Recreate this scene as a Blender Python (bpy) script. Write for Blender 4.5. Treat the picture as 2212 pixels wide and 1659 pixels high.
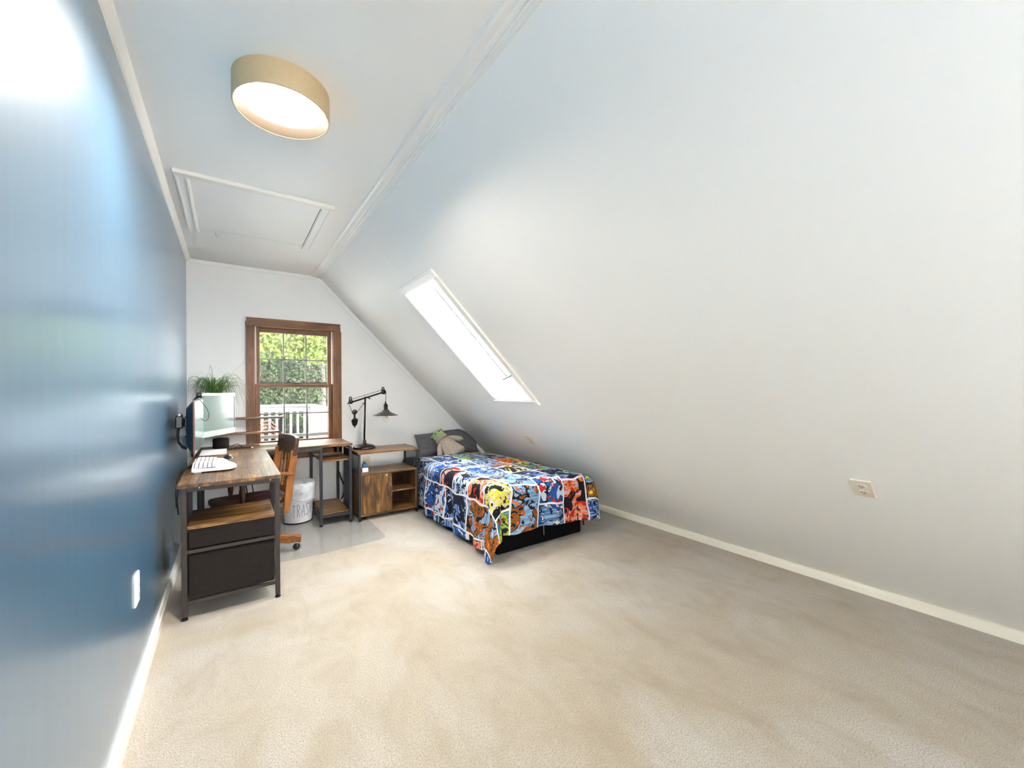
import bpy, bmesh, math, random
from mathutils import Vector, Matrix, noise

for o in list(bpy.data.objects):
    bpy.data.objects.remove(o, do_unlink=True)
SC = bpy.context.scene
COL = SC.collection
PI = math.pi
R = math.radians
random.seed(7)

# ------------------------------------------------------------------ camera
CAM_H = 1.29
yaw, roll = math.atan2(608, 873), R(0.4)
fw = Vector((math.sin(yaw), math.cos(yaw), 0))
rt = Vector((math.cos(yaw), -math.sin(yaw), 0))
up = Vector((0, 0, 1))
c_r = rt * math.cos(roll) - up * math.sin(roll)
c_u = rt * math.sin(roll) + up * math.cos(roll)
cam_d = bpy.data.cameras.new('camera')
cam_d.sensor_width = 36
cam_d.sensor_fit = 'HORIZONTAL'
cam_d.lens = 873 / 2212 * 36
cam_d.shift_y = 14.2 / 2212
cam_d.clip_start = 0.02
cam_d.clip_end = 300
cam = bpy.data.objects.new('camera', cam_d)
COL.objects.link(cam)
m3 = Matrix((c_r, c_u, -fw)).transposed()
cam.matrix_world = Matrix.Translation((0, 0, CAM_H)) @ m3.to_4x4()
SC.camera = cam

# ------------------------------------------------------------------ world, sun, exposure
w = bpy.data.worlds.new('sky')
SC.world = w
w.use_nodes = True
bg = w.node_tree.nodes['Background']
bg.inputs[0].default_value = (0.985, 0.985, 0.985, 1)
bg.inputs[1].default_value = 14.5
sun_d = bpy.data.lights.new('sun', 'SUN')
sun_d.energy = 7.0
sun_d.angle = R(1.5)
sun_d.color = (1.0, 0.94, 0.82)
sun = bpy.data.objects.new('sun', sun_d)
COL.objects.link(sun)
sun.rotation_euler = Vector((0.62, 0.5, -0.62)).to_track_quat('-Z', 'Y').to_euler()
LAMP_STRENGTH = 54.0
vs = SC.view_settings
vs.view_transform = 'Standard'
vs.look = 'None'
vs.gamma = 1
vs.use_curve_mapping = False
vs.exposure = 2.05
SC.cycles.max_bounces = 14
SC.cycles.diffuse_bounces = 8
SC.cycles.glossy_bounces = 4
SC.cycles.transparent_max_bounces = 12
SC.cycles.sample_clamp_indirect = 8
SC.cycles.caustics_reflective = False
SC.cycles.caustics_refractive = False
SC.cycles.use_denoising = True

# ------------------------------------------------------------------ materials
def lin(*c):
    if len(c) == 1:
        c = c[0]
    return tuple(((v / 255) / 12.92 if v / 255 <= 0.04045 else ((v / 255 + 0.055) / 1.055) ** 2.4) for v in c) + (1,)

MATS = {}
class NT:
    """small node-tree writer"""
    def __init__(s, name):
        s.m = bpy.data.materials.new(name)
        s.m.use_nodes = True
        s.t = s.m.node_tree
        s.b = s.t.nodes['Principled BSDF']
        s.out = s.t.nodes['Material Output']
    def n(s, typ, **kw):
        nd = s.t.nodes.new(typ)
        for k, v in kw.items():
            setattr(nd, k, v)
        return nd
    def l(s, a, b):
        s.t.links.new(a, b)
    def set(s, nd, idx, v):
        if isinstance(v, bpy.types.NodeSocket):
            s.l(v, nd.inputs[idx])
        else:
            nd.inputs[idx].default_value = v
    def coord(s, scale=(1, 1, 1), loc=(0, 0, 0), rot=(0, 0, 0), kind='Object'):
        tc = s.n('ShaderNodeTexCoord')
        mp = s.n('ShaderNodeMapping')
        s.l(tc.outputs[kind], mp.inputs[0])
        mp.inputs['Scale'].default_value = scale
        mp.inputs['Location'].default_value = loc
        mp.inputs['Rotation'].default_value = rot
        return mp.outputs[0]
    def noise(s, vec, scale=5, detail=4, rough=0.5, dist=0, dim='3D', w=None):
        nd = s.n('ShaderNodeTexNoise', noise_dimensions=dim)
        s.l(vec, nd.inputs['Vector'])
        nd.inputs['Scale'].default_value = scale
        nd.inputs['Detail'].default_value = detail
        nd.inputs['Roughness'].default_value = rough
        nd.inputs['Distortion'].default_value = dist
        if w is not None:
            s.set(nd, 'W', w)
        return nd.outputs[0]
    def ramp(s, fac, stops, interp='LINEAR'):
        nd = s.n('ShaderNodeValToRGB')
        nd.color_ramp.interpolation = interp
        e = nd.color_ramp.elements
        while len(e) < len(stops):
            e.new(0.5)
        for i, (p, c) in enumerate(stops):
            e[i].position = p
            e[i].color = c if len(c) == 4 else tuple(c) + (1,)
        s.l(fac, nd.inputs[0])
        return nd.outputs[0]
    def math(s, op, a, b=0.0, c=None):
        nd = s.n('ShaderNodeMath', operation=op)
        s.set(nd, 0, a)
        s.set(nd, 1, b)
        if c is not None:
            s.set(nd, 2, c)
        return nd.outputs[0]
    def mix(s, fac, a, b, typ='MIX'):
        nd = s.n('ShaderNodeMix', data_type='RGBA', blend_type=typ)
        s.set(nd, 0, fac)
        s.set(nd, 6, a)
        s.set(nd, 7, b)
        return nd.outputs[2]
    def bump(s, h, strength=0.3, dist=0.002, normal=None):
        nd = s.n('ShaderNodeBump')
        nd.inputs['Strength'].default_value = strength
        nd.inputs['Distance'].default_value = dist
        s.l(h, nd.inputs['Height'])
        if normal:
            s.l(normal, nd.inputs['Normal'])
        s.l(nd.outputs[0], s.b.inputs['Normal'])
        return nd.outputs[0]

BW = [(0, (0, 0, 0)), (1, (1, 1, 1))]

def plain(name, col, rough=0.5, metal=0.0, spec=0.5, var=0.06, nscale=30, bump=0.0, bscale=200, coat=0, sheen=0, trans=0):
    """principled surface with slight procedural mottling"""
    if name in MATS:
        return MATS[name]
    t = NT(name)
    v = t.coord()
    c = t.noise(v, nscale, 3)
    hi = tuple(min(1, x * (1 + var)) for x in col[:3])
    lo = tuple(x * (1 - var) for x in col[:3])
    t.l(t.ramp(c, [(0.3, lo), (0.7, hi)]), t.b.inputs['Base Color'])
    t.b.inputs['Roughness'].default_value = rough
    t.b.inputs['Metallic'].default_value = metal
    t.b.inputs['Specular IOR Level'].default_value = spec
    t.b.inputs['Coat Weight'].default_value = coat
    t.b.inputs['Sheen Weight'].default_value = sheen
    t.b.inputs['Transmission Weight'].default_value = trans
    if bump:
        t.bump(t.noise(v, bscale, 2), bump, 0.001)
    MATS[name] = t.m
    return t.m

def wood(name, dark, mid, light, axis='x', rough=0.38, fine=1.0, blotch=0.6):
    if name in MATS:
        return MATS[name]
    t = NT(name)
    al, ac = 1.6, 22.0
    sc = {'x': (al, ac, ac), 'y': (ac, al, ac), 'z': (ac, ac, al)}[axis]
    v = t.coord(sc)
    g = t.noise(v, 1.0, 7, 0.62, 0.6)
    sc2 = tuple(k * 5 if k == ac else k * 1.5 for k in sc)
    f = t.noise(t.coord(sc2), 1.0, 4, 0.6)
    bl = t.noise(t.coord(tuple(0.45 * k if k == ac else k * 1.6 for k in sc)), 1.6, 5, 0.6, 0.8)
    base = t.ramp(g, [(0.28, dark), (0.47, mid), (0.68, light)])
    base = t.mix(t.ramp(bl, [(0.45, (0, 0, 0)), (0.60, (blotch * 1.25,) * 3)]), base, dark)
    base = t.mix(0.34 * fine, base, t.ramp(f, [(0.35, (0.25, 0.25, 0.25)), (0.65, (1, 1, 1))]), 'MULTIPLY')
    t.l(base, t.b.inputs['Base Color'])
    rr = t.ramp(f, [(0.3, (rough + .12,) * 3), (0.7, (rough - .06,) * 3)])
    t.l(rr, t.b.inputs['Roughness'])
    t.bump(t.math('ADD', g, f), 0.12, 0.001)
    MATS[name] = t.m
    return t.m

RD, RM, RL = lin(44, 28, 18), lin(120, 82, 42), lin(178, 132, 74)
def rustic(axis):
    return wood('rustic_brown_board_' + axis, RD, RM, RL, axis)
def oak(axis):
    return wood('golden_oak_' + axis, lin(84, 46, 17), lin(134, 80, 32), lin(160, 102, 46), axis, 0.3, 0.6, 0.3)
def stain(axis):
    return wood('stained_window_wood_' + axis, lin(80, 46, 17), lin(124, 76, 32), lin(152, 98, 46), axis, 0.42, 0.7, 0.35)
def darkwood(axis):
    return wood('dark_stained_wood_' + axis, lin(38, 22, 16), lin(66, 38, 27), lin(88, 54, 38), axis, 0.3, 0.6, 0.3)

def mat_white(name, col, rough=0.42, spec=0.5, bump=0.05):
    if name in MATS:
        return MATS[name]
    t = NT(name)
    v = t.coord()
    big = t.noise(v, 1.3, 3)
    t.l(t.ramp(big, [(0.3, tuple(x * 0.985 for x in col[:3])), (0.7, col[:3])]), t.b.inputs['Base Color'])
    t.b.inputs['Roughness'].default_value = rough
    t.b.inputs['Specular IOR Level'].default_value = spec
    sm = t.noise(v, 5.0, 3)
    fn = t.noise(v, 160, 2)
    n1 = t.n('ShaderNodeBump')
    n1.inputs['Strength'].default_value = 0.25
    n1.inputs['Distance'].default_value = 0.004
    t.l(sm, n1.inputs['Height'])
    t.bump(fn, bump, 0.001, n1.outputs[0])
    MATS[name] = t.m
    return t.m

M_CEIL = mat_white('white_ceiling_paint', lin(248, 245, 239), 0.45)
M_SLOPE = mat_white('white_slope_paint', lin(248, 245, 239), 0.42)
M_BACK = mat_white('white_wall_paint', lin(246, 244, 240), 0.5)
M_TRIM = mat_white('white_gloss_trim', lin(247, 244, 238), 0.3)
M_CREAM = mat_white('cream_trim_edge', lin(244, 238, 226), 0.4)
M_BASE = mat_white('ivory_baseboard_paint', lin(232, 224, 205), 0.35)

def make_blue():
    t = NT('glossy_blue_wall_paint')
    v = t.coord()
    big = t.noise(v, 1.1, 3)
    col = t.ramp(big, [(0.3, lin(56, 104, 138)), (0.7, lin(64, 116, 150))])
    # vertical roller streaks, very faint
    st = t.noise(t.coord((1, 9, 0.4)), 3, 3)
    col = t.mix(0.10, col, t.ramp(st, [(0.35, lin(40, 80, 130)), (0.65, lin(78, 122, 165))]))
    # scattered chips of paint
    ch = t.noise(t.coord((1, 1.0, 0.45), loc=(0, 0.13, 0.2)), 9.0, 2, 0.4)
    fac = t.ramp(ch, [(0.80, (0, 0, 0)), (0.805, (1, 1, 1))])
    col = t.mix(fac, col, lin(205, 200, 180))
    t.l(col, t.b.inputs['Base Color'])
    t.b.inputs['Roughness'].default_value = 0.42
    t.b.inputs['IOR'].default_value = 1.75
    t.b.inputs['Coat Weight'].default_value = 1.0
    t.b.inputs['Coat IOR'].default_value = 1.95
    t.b.inputs['Coat Roughness'].default_value = 0.22
    b1 = t.n('ShaderNodeBump')
    b1.inputs['Strength'].default_value = 0.22
    b1.inputs['Distance'].default_value = 0.006
    t.l(t.noise(t.coord((1, 1, 0.25)), 4.0, 3), b1.inputs['Height'])
    t.bump(t.noise(v, 130, 2), 0.12, 0.0012, b1.outputs[0])
    return t.m
M_BLUE = make_blue()

def make_carpet():
    t = NT('beige_cut_pile_carpet')
    v = t.coord()
    big = t.noise(v, 0.9, 4, 0.6, 0.8)
    mid = t.noise(t.coord((1.0, 0.55, 1.0), rot=(0, 0, R(28))), 4.5, 5, 0.65, 0.6)
    fine = t.noise(v, 190, 3, 0.75)
    c = t.ramp(big, [(0.32, lin(175, 162, 141)), (0.60, lin(192, 187, 178))])
    md = t.math('ADD', mid, t.math('MULTIPLY', t.math('SUBTRACT', fine, 0.5), 0.55))
    c = t.mix(t.ramp(md, [(0.46, (0, 0, 0)), (0.72, (0.62, 0.62, 0.62))]), c, lin(156, 140, 117))
    c = t.mix(t.ramp(fine, [(0.40, (0.8, 0.8, 0.8)), (0.56, (0, 0, 0))]), c, lin(140, 124, 102))
    t.l(c, t.b.inputs['Base Color'])
    t.b.inputs['Roughness'].default_value = 1.0
    t.b.inputs['Specular IOR Level'].default_value = 0.1
    t.b.inputs['Sheen Weight'].default_value = 0.25
    h = t.math('ADD', t.math('MULTIPLY', fine, 1.0), t.math('MULTIPLY', mid, 2.2))
    t.bump(h, 0.55, 0.005)
    return t.m
M_CARPET = make_carpet()

M_BLACK = plain('black_powder_coated_metal', lin(46, 46, 50), 0.45, 0.3, 0.5, 0.12, 40, 0.1, 300)
M_BROWNMETAL = plain('dark_brown_powder_coated_metal', lin(58, 50, 46), 0.5, 0.2, 0.5, 0.1)
M_FABRICBLK = plain('dark_drawer_fabric', lin(40, 35, 32), 0.9, 0, 0.2, 0.12, 60, 0.5, 700)
M_PLASTIC = plain('black_plastic', lin(26, 26, 28), 0.4, 0, 0.5, 0.05)
M_RUBBER = plain('black_rubber', lin(22, 22, 24), 0.7, 0, 0.3)
M_STEEL = plain('brushed_steel', lin(190, 192, 196), 0.3, 1.0, 0.5)
M_BRONZE = plain('oil_rubbed_bronze', lin(40, 32, 30), 0.32, 0.6, 0.5, 0.25, 25)
M_PEWTER = plain('grey_shade_metal', lin(92, 90, 90), 0.4, 0.7, 0.5, 0.12)
M_WPLASTIC = plain('white_plastic', lin(232, 232, 233), 0.45, 0, 0.5, 0.02)
M_IVORY = plain('ivory_plastic', lin(232, 220, 200), 0.4, 0, 0.5, 0.02)
M_SLOT = plain('dark_slot', lin(40, 34, 30), 0.6)
M_BLUEGREY = plain('monitor_back_plastic', lin(34, 52, 66), 0.45, 0, 0.5, 0.05)
M_SILVER = plain('silver_monitor_bezel', lin(190, 198, 194), 0.4, 0.35, 0.5, 0.03)
M_SCREEN = plain('switched_off_screen', lin(122, 140, 136), 0.16, 0.0, 0.6, 0.03, 3)
M_BROWNEDGE = plain('reddish_brown_edge', lin(108, 58, 46), 0.4)
M_PAPER = plain('white_paper', lin(226, 222, 220), 0.7, 0, 0.3, 0.02)
M_TAN = plain('tan_page_edge', lin(190, 150, 122), 0.8)
M_PILLOW = plain('charcoal_pillowcase_cotton', lin(98, 97, 100), 0.95, 0, 0.15, 0.14, 14, 0.5, 900)
M_SHEET = plain('slate_blue_sheet', lin(66, 76, 96), 0.95, 0, 0.15, 0.1, 14, 0.4, 900)
M_BEDBASE = plain('black_bed_base_cloth', lin(16, 15, 16), 0.95, 0, 0.1, 0.15, 30, 0.4, 700)
M_ROBE = plain('oatmeal_robe_fabric', lin(178, 164, 148), 0.95, 0, 0.15, 0.1, 40, 0.6, 600)
M_PLUSH = plain('pale_green_plush', lin(150, 178, 122), 0.95, 0, 0.15, 0.1, 50, 0.4, 600)
M_DRUM = plain('taupe_lamp_drum', lin(196, 172, 134), 0.6, 0.1, 0.4, 0.03, 60)
M_DRUMIN = plain('dark_gold_drum_lining', (0.0085, 0.0062, 0.0040, 1), 0.9, 0, 0.05, 0.02)
M_RED = plain('red_painted_metal', lin(96, 14, 14), 0.4, 0, 0.5)
M_CUSHION = plain('green_outdoor_cushion', lin(58, 74, 40), 0.9, 0, 0.2)
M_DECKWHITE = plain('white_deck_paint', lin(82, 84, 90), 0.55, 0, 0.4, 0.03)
M_DECK = plain('grey_deck_boards', lin(168, 166, 164), 0.8, 0, 0.3, 0.1)
M_GRASS = plain('sunlit_lawn', lin(46, 60, 20), 1.0, 0, 0.1, 0.3, 3)
M_BARK = plain('grey_bark', lin(84, 80, 74), 0.95, 0, 0.2, 0.25, 9, 0.6, 40)
M_LEAFA = plain('bright_maple_leaf', lin(76, 87, 18), 0.6, 0, 0.4, 0.35, 2.5)
M_LEAFB = plain('mid_green_leaf', lin(42, 53, 24), 0.65, 0, 0.35, 0.35, 2.0)
M_LEAFC = plain('deep_green_leaf', lin(30, 40, 20), 0.7, 0, 0.3, 0.35, 2.0)
M_GRASSLEAF = plain('ponytail_palm_leaf', lin(84, 122, 46), 0.5, 0, 0.4, 0.25, 20)
M_POT = plain('charcoal_plant_pot', lin(70, 68, 66), 0.6)
M_SOIL = plain('potting_soil', lin(62, 46, 34), 1.0, 0, 0.1, 0.3, 60)
M_CAN = plain('white_enamel_can', lin(236, 236, 238), 0.3, 0, 0.5, 0.02)
M_INK = plain('black_print', lin(28, 26, 28), 0.6)
M_BLUEBOX = plain('steel_blue_plastic', lin(58, 92, 118), 0.5)
M_KEY = plain('pale_grey_key', lin(216, 215, 214), 0.5, 0, 0.4, 0.02)
M_KEYBED = plain('dark_key_gap', lin(98, 98, 102), 0.6)
M_NAVY = plain('navy_panel', lin(34, 46, 62), 0.5)

def mat_glass(name, tint=(1, 1, 1), gloss_rough=0.02, base=0.0, ior=1.45):
    t = NT(name)
    t.t.nodes.remove(t.b)
    tr = t.n('ShaderNodeBsdfTransparent')
    tr.inputs[0].default_value = tuple(tint) + (1,)
    gl = t.n('ShaderNodeBsdfGlossy')
    v = t.coord()
    gl.inputs['Roughness'].default_value = gloss_rough
    lw = t.n('ShaderNodeLayerWeight')
    lw.inputs['Blend'].default_value = 0.5
    fr = t.n('ShaderNodeMath', operation='MULTIPLY_ADD')
    pw = t.n('ShaderNodeMath', operation='POWER')
    t.l(lw.outputs['Facing'], pw.inputs[0])
    pw.inputs[1].default_value = 5.0
    t.l(pw.outputs[0], fr.inputs[0])
    fr.inputs[1].default_value = 0.7
    fr.inputs[2].default_value = ((ior - 1) / (ior + 1)) ** 2
    mx = t.n('ShaderNodeMixShader')
    t.l(fr.outputs[0], mx.inputs[0])
    t.l(tr.outputs[0], mx.inputs[1])
    t.l(gl.outputs[0], mx.inputs[2])
    last = mx.outputs[0]
    if base:
        df = t.n('ShaderNodeBsdfDiffuse')
        df.inputs[0].default_value = (0.85, 0.87, 0.9, 1)
        m2 = t.n('ShaderNodeMixShader')
        d = t.noise(v, 9, 4, 0.7)
        t.l(t.ramp(d, [(0.3, (base * .5,) * 3), (0.7, (base * 1.4,) * 3)]), m2.inputs[0])
        t.l(last, m2.inputs[1])
        t.l(df.outputs[0], m2.inputs[2])
        last = m2.outputs[0]
    t.l(last, t.out.inputs[0])
    return t.m
M_GLASS = mat_glass('window_glass', (0.64, 0.66, 0.66), 0.02, 0.05)
M_SKYGLASS = mat_glass('skylight_glass', (0.97, 0.98, 0.98), 0.05, 0.05)
M_BULB = mat_glass('clear_bulb_glass', (0.93, 0.91, 0.82), 0.03, 0.12)
M_MAT = mat_glass('clear_vinyl_mat', (0.93, 0.94, 0.95), 0.22, 0.10, 1.5)
M_LINER = mat_glass('translucent_bin_liner', (0.88, 0.89, 0.91), 0.35, 0.62, 1.4)

def make_emit(name, col, s):
    t = NT(name)
    t.b.inputs['Base Color'].default_value = (0.9, 0.9, 0.9, 1)
    t.b.inputs['Emission Color'].default_value = col
    t.b.inputs['Emission Strength'].default_value = s
    v = t.coord()
    return t.m
M_LAMP = make_emit('lamp_diffuser_glow', (1.0, 0.92, 0.82, 1), LAMP_STRENGTH)

def make_comforter():
    """abstract comic-panel patchwork: white gutters, flat colour fields, ink blobs"""
    t = NT('comic_panel_print_cotton')
    v = t.coord((1, 1, 1), kind='UV')
    warp = t.n('ShaderNodeVectorMath', operation='ADD')
    nz = t.n('ShaderNodeTexNoise')
    t.l(v, nz.inputs['Vector'])
    nz.inputs['Scale'].default_value = 2.2
    sc = t.n('ShaderNodeVectorMath', operation='SCALE')
    sub = t.n('ShaderNodeVectorMath', operation='SUBTRACT')
    t.l(nz.outputs[1], sub.inputs[0])
    sub.inputs[1].default_value = (0.5, 0.5, 0.5)
    t.l(sub.outputs[0], sc.inputs[0])
    sc.inputs['Scale'].default_value = 0.16
    t.l(v, warp.inputs[0])
    t.l(sc.outputs[0], warp.inputs[1])
    vw = warp.outputs[0]
    def brick(width, height, seed):
        b = t.n('ShaderNodeTexBrick')
        mp = t.n('ShaderNodeMapping')
        mp.inputs['Location'].default_value = (seed * 0.37, seed * 0.19, 0)
        mp.inputs['Rotation'].default_value = (0, 0, R(90))
        t.l(vw, mp.inputs[0])
        t.l(mp.outputs[0], b.inputs[0])
        b.offset = 0.37
        b.squash = 0.68
        b.squash_frequency = 2
        b.inputs['Color1'].default_value = (0, 0, 0, 1)
        b.inputs['Color2'].default_value = (1, 1, 1, 1)
        b.inputs['Mortar'].default_value = (0.5, 0.5, 0.5, 1)
        b.inputs['Scale'].default_value = 1
        b.inputs['Mortar Size'].default_value = 0.0075
        b.inputs['Mortar Smooth'].default_value = 0.0
        b.inputs['Brick Width'].default_value = width
        b.inputs['Row Height'].default_value = height
        return b
    bk = brick(0.40, 0.27, 1)
    rnd = t.math('MULTIPLY', bk.outputs['Color'], 1.0)
    gut = bk.outputs['Fac']
    W = t.math('MULTIPLY', rnd, 91.0)
    navy, ink = lin(30, 32, 52), lin(24, 22, 30)
    steel, sky, pale = lin(74, 112, 156), lin(112, 152, 190), lin(186, 204, 220)
    blue, teal, aqua = lin(38, 84, 158), lin(34, 118, 140), lin(96, 176, 186)
    brown, orange, yel = lin(148, 88, 30), lin(226, 112, 42), lin(226, 204, 44)
    red, green, white = lin(196, 40, 38), lin(160, 186, 60), lin(226, 222, 222)
    bgc = t.ramp(rnd, [(0.0, steel), (0.10, sky), (0.19, navy), (0.28, blue), (0.37, aqua), (0.45, orange), (0.52, sky),
                       (0.60, teal), (0.68, yel), (0.74, steel), (0.82, blue), (0.90, pale), (0.95, navy)], 'CONSTANT')
    fgc = t.ramp(rnd, [(0.0, blue), (0.10, brown), (0.19, sky), (0.28, pale), (0.37, brown), (0.45, ink), (0.52, navy),
                       (0.60, green), (0.68, ink), (0.74, brown), (0.82, navy), (0.90, blue), (0.95, orange)], 'CONSTANT')
    acc = t.ramp(rnd, [(0.0, white), (0.10, orange), (0.19, white), (0.28, ink), (0.37, green), (0.45, red), (0.52, yel),
                       (0.60, red), (0.68, white), (0.74, yel), (0.82, pale), (0.90, red), (0.95, yel)], 'CONSTANT')
    n1 = t.noise(v, 6.5, 1, 0.5, 0.9, '4D', W)
    n2 = t.noise(v, 12.0, 1, 0.5, 1.6, '4D', t.math('ADD', W, 7.3))
    n3 = t.noise(v, 15, 1, 0.5, 2.6, '4D', t.math('ADD', W, 3.1))
    # brushed tone inside the background field
    st = t.noise(t.coord((3, 22, 1), rot=(0, 0, R(35)), kind='UV'), 2.4, 3, 0.6)
    col = t.mix(t.ramp(st, [(0.50, (0, 0, 0)), (0.53, (0.5, 0.5, 0.5))], 'LINEAR'), bgc, pale)
    big = t.ramp(n1, [(0.50, (0, 0, 0)), (0.505, (1, 1, 1))])
    col = t.mix(big, col, fgc)
    a = t.ramp(n2, [(0.60, (0, 0, 0)), (0.605, (1, 1, 1))])
    col = t.mix(a, col, acc)
    dk = t.ramp(n2, [(0.385, (1, 1, 1)), (0.39, (0, 0, 0))])
    col = t.mix(dk, col, navy)
    # contour strokes
    def stroke(n, c, wd):
        d = t.math('ABSOLUTE', t.math('SUBTRACT', n, c))
        return t.math('LESS_THAN', d, wd)
    k = t.math('MAXIMUM', stroke(n1, 0.50, 0.011), t.math('MAXIMUM', stroke(n2, 0.60, 0.010), t.math('MULTIPLY', stroke(n1, 0.565, 0.006), t.math('GREATER_THAN', st, 0.48))))
    col = t.mix(k, col, ink)
    hl = t.math('MULTIPLY', t.math('GREATER_THAN', n3, 0.74), 0.9)
    col = t.mix(hl, col, white)
    col = t.mix(gut, col, lin(226, 224, 224))
    t.l(col, t.b.inputs['Base Color'])
    t.b.inputs['Roughness'].default_value = 0.85
    t.b.inputs['Specular IOR Level'].default_value = 0.2
    t.bump(t.noise(v, 9, 4, 0.6), 0.5, 0.012)
    return t.m
M_COMFORT = make_comforter()

# ------------------------------------------------------------------ mesh helpers
def V(*a):
    return Vector(a)

def box(bm, x0, x1, y0, y1, z0, z1):
    vs_ = [bm.verts.new(p) for p in ((x0, y0, z0), (x1, y0, z0), (x1, y1, z0), (x0, y1, z0), (x0, y0, z1), (x1, y0, z1), (x1, y1, z1), (x0, y1, z1))]
    for f in ((3, 2, 1, 0), (4, 5, 6, 7), (0, 1, 5, 4), (1, 2, 6, 5), (2, 3, 7, 6), (3, 0, 4, 7)):
        bm.faces.new([vs_[i] for i in f])
    return vs_

def hexa(bm, pts):
    """eight points: bottom ring then top ring"""
    vs_ = [bm.verts.new(p) for p in pts]
    for f in ((3, 2, 1, 0), (4, 5, 6, 7), (0, 1, 5, 4), (1, 2, 6, 5), (2, 3, 7, 6), (3, 0, 4, 7)):
        bm.faces.new([vs_[i] for i in f])

def obox(bm, mat4, sx, sy, sz):
    """box of full sizes centred on the matrix"""
    pts = [mat4 @ Vector((a * sx / 2, b * sy / 2, c * sz / 2)) for c in (-1, 1) for a, b in ((-1, -1), (1, -1), (1, 1), (-1, 1))]
    hexa(bm, pts)

def frame_of(d):
    d = Vector(d).normalized()
    a = Vector((0, 0, 1)) if abs(d.z) < 0.95 else Vector((1, 0, 0))
    u = d.cross(a).normalized()
    return u, d.cross(u).normalized(), d

def bar(bm, p, q, wd, ht):
    """rectangular bar from p to q; wd horizontal, ht vertical-ish"""
    p, q = Vector(p), Vector(q)
    u, v, d = frame_of(q - p)
    pts = []
    for e in (p, q):
        for a, b in ((-1, -1), (1, -1), (1, 1), (-1, 1)):
            pts.append(e + u * a * wd / 2 + v * b * ht / 2)
    hexa(bm, pts)

def tube(bm, pts, r, seg=8, cap=True):
    pts = [Vector(p) for p in pts]
    rs = r if isinstance(r, (list, tuple)) else [r] * len(pts)
    rings = []
    u = v = None
    for i, p in enumerate(pts):
        d = (pts[min(i + 1, len(pts) - 1)] - pts[max(i - 1, 0)]).normalized()
        if u is None:
            u, v, _ = frame_of(d)
        else:
            u = (u - d * u.dot(d)).normalized()
            v = d.cross(u).normalized()
        rings.append([bm.verts.new(p + (u * math.cos(2 * PI * k / seg) + v * math.sin(2 * PI * k / seg)) * rs[i]) for k in range(seg)])
    for a, b in zip(rings, rings[1:]):
        for k in range(seg):
            bm.faces.new((a[k], a[(k + 1) % seg], b[(k + 1) % seg], b[k]))
    if cap:
        bm.faces.new(list(reversed(rings[0])))
        bm.faces.new(rings[-1])

def lathe(bm, prof, mat4=Matrix.Identity(4), seg=24, wob=None):
    """prof: (radius, height) pairs round local z"""
    rings = []
    for i, (r, z) in enumerate(prof):
        if r < 1e-6:
            rings.append([bm.verts.new(mat4 @ Vector((0, 0, z)))])
        else:
            ring = []
            for k in range(seg):
                a = 2 * PI * k / seg
                rr, zz = (r, z) if wob is None else wob(r, z, a, i)
                ring.append(bm.verts.new(mat4 @ Vector((rr * math.cos(a), rr * math.sin(a), zz))))
            rings.append(ring)
    for a, b in zip(rings, rings[1:]):
        for k in range(seg):
            k2 = (k + 1) % seg
            if len(a) == 1 and len(b) == 1:
                continue
            if len(a) == 1:
                bm.faces.new((a[0], b[k2], b[k]))
            elif len(b) == 1:
                bm.faces.new((a[k], a[k2], b[0]))
            else:
                bm.faces.new((a[k], a[k2], b[k2], b[k]))

def prism(bm, poly, ext):
    """closed polygon of 3-D points extruded along ext"""
    ext = Vector(ext)
    a = [bm.verts.new(p) for p in poly]
    b = [bm.verts.new(Vector(p) + ext) for p in poly]
    n = len(a)
    bm.faces.new(list(reversed(a)))
    bm.faces.new(b)
    for i in range(n):
        bm.faces.new((a[i], a[(i + 1) % n], b[(i + 1) % n], b[i]))

def grid(bm, nu, nv, fn, uvscale=None):
    vs_ = [[bm.verts.new(fn(i / nu, j / nv)) for j in range(nv + 1)] for i in range(nu + 1)]
    uvl = bm.loops.layers.uv.new('UVMap') if uvscale else None
    for i in range(nu):
        for j in range(nv):
            f = bm.faces.new((vs_[i][j], vs_[i + 1][j], vs_[i + 1][j + 1], vs_[i][j + 1]))
            if uvl:
                for lp, (a, b) in zip(f.loops, ((i, j), (i + 1, j), (i + 1, j + 1), (i, j + 1))):
                    lp[uvl].uv = (a / nu * uvscale[0], b / nv * uvscale[1])

def wloc(o):
    p = Vector((0, 0, 0))
    while o:
        p += o.location
        o = o.parent
    return p

def obj(name, bm, mat, parent=None, bev=0.0, smooth=False, sub=0, solid=0, origin=None, fix=True):
    """link one mesh object; vertices are given in world space (unrotated parents)"""
    if fix:
        bmesh.ops.recalc_face_normals(bm, faces=bm.faces[:])
    me = bpy.data.meshes.new(name)
    off = wloc(parent) if parent else Vector(origin) if origin is not None else Vector((0, 0, 0))
    bmesh.ops.translate(bm, vec=-off, verts=bm.verts[:])
    bm.to_mesh(me)
    bm.free()
    o = bpy.data.objects.new(name, me)
    COL.objects.link(o)
    me.materials.append(mat)
    if parent:
        o.parent = parent
    elif origin is not None:
        o.location = origin
    if smooth:
        for p in me.polygons:
            p.use_smooth = True
    if solid:
        md = o.modifiers.new('thickness', 'SOLIDIFY')
        md.thickness = solid
        md.offset = 0
    if sub:
        md = o.modifiers.new('smooth', 'SUBSURF')
        md.levels = md.render_levels = sub
    if bev:
        md = o.modifiers.new('edge', 'BEVEL')
        md.width = bev
        md.segments = 2
        md.limit_method = 'ANGLE'
        md.angle_limit = R(40)
    return o

def mk(fn, *a, **k):
    bm = bmesh.new()
    fn(bm, *a, **k)
    return bm

def tag(o, label, cat, group=None):
    o['label'] = label
    o['category'] = cat
    if group:
        o['group'] = group
    return o

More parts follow.
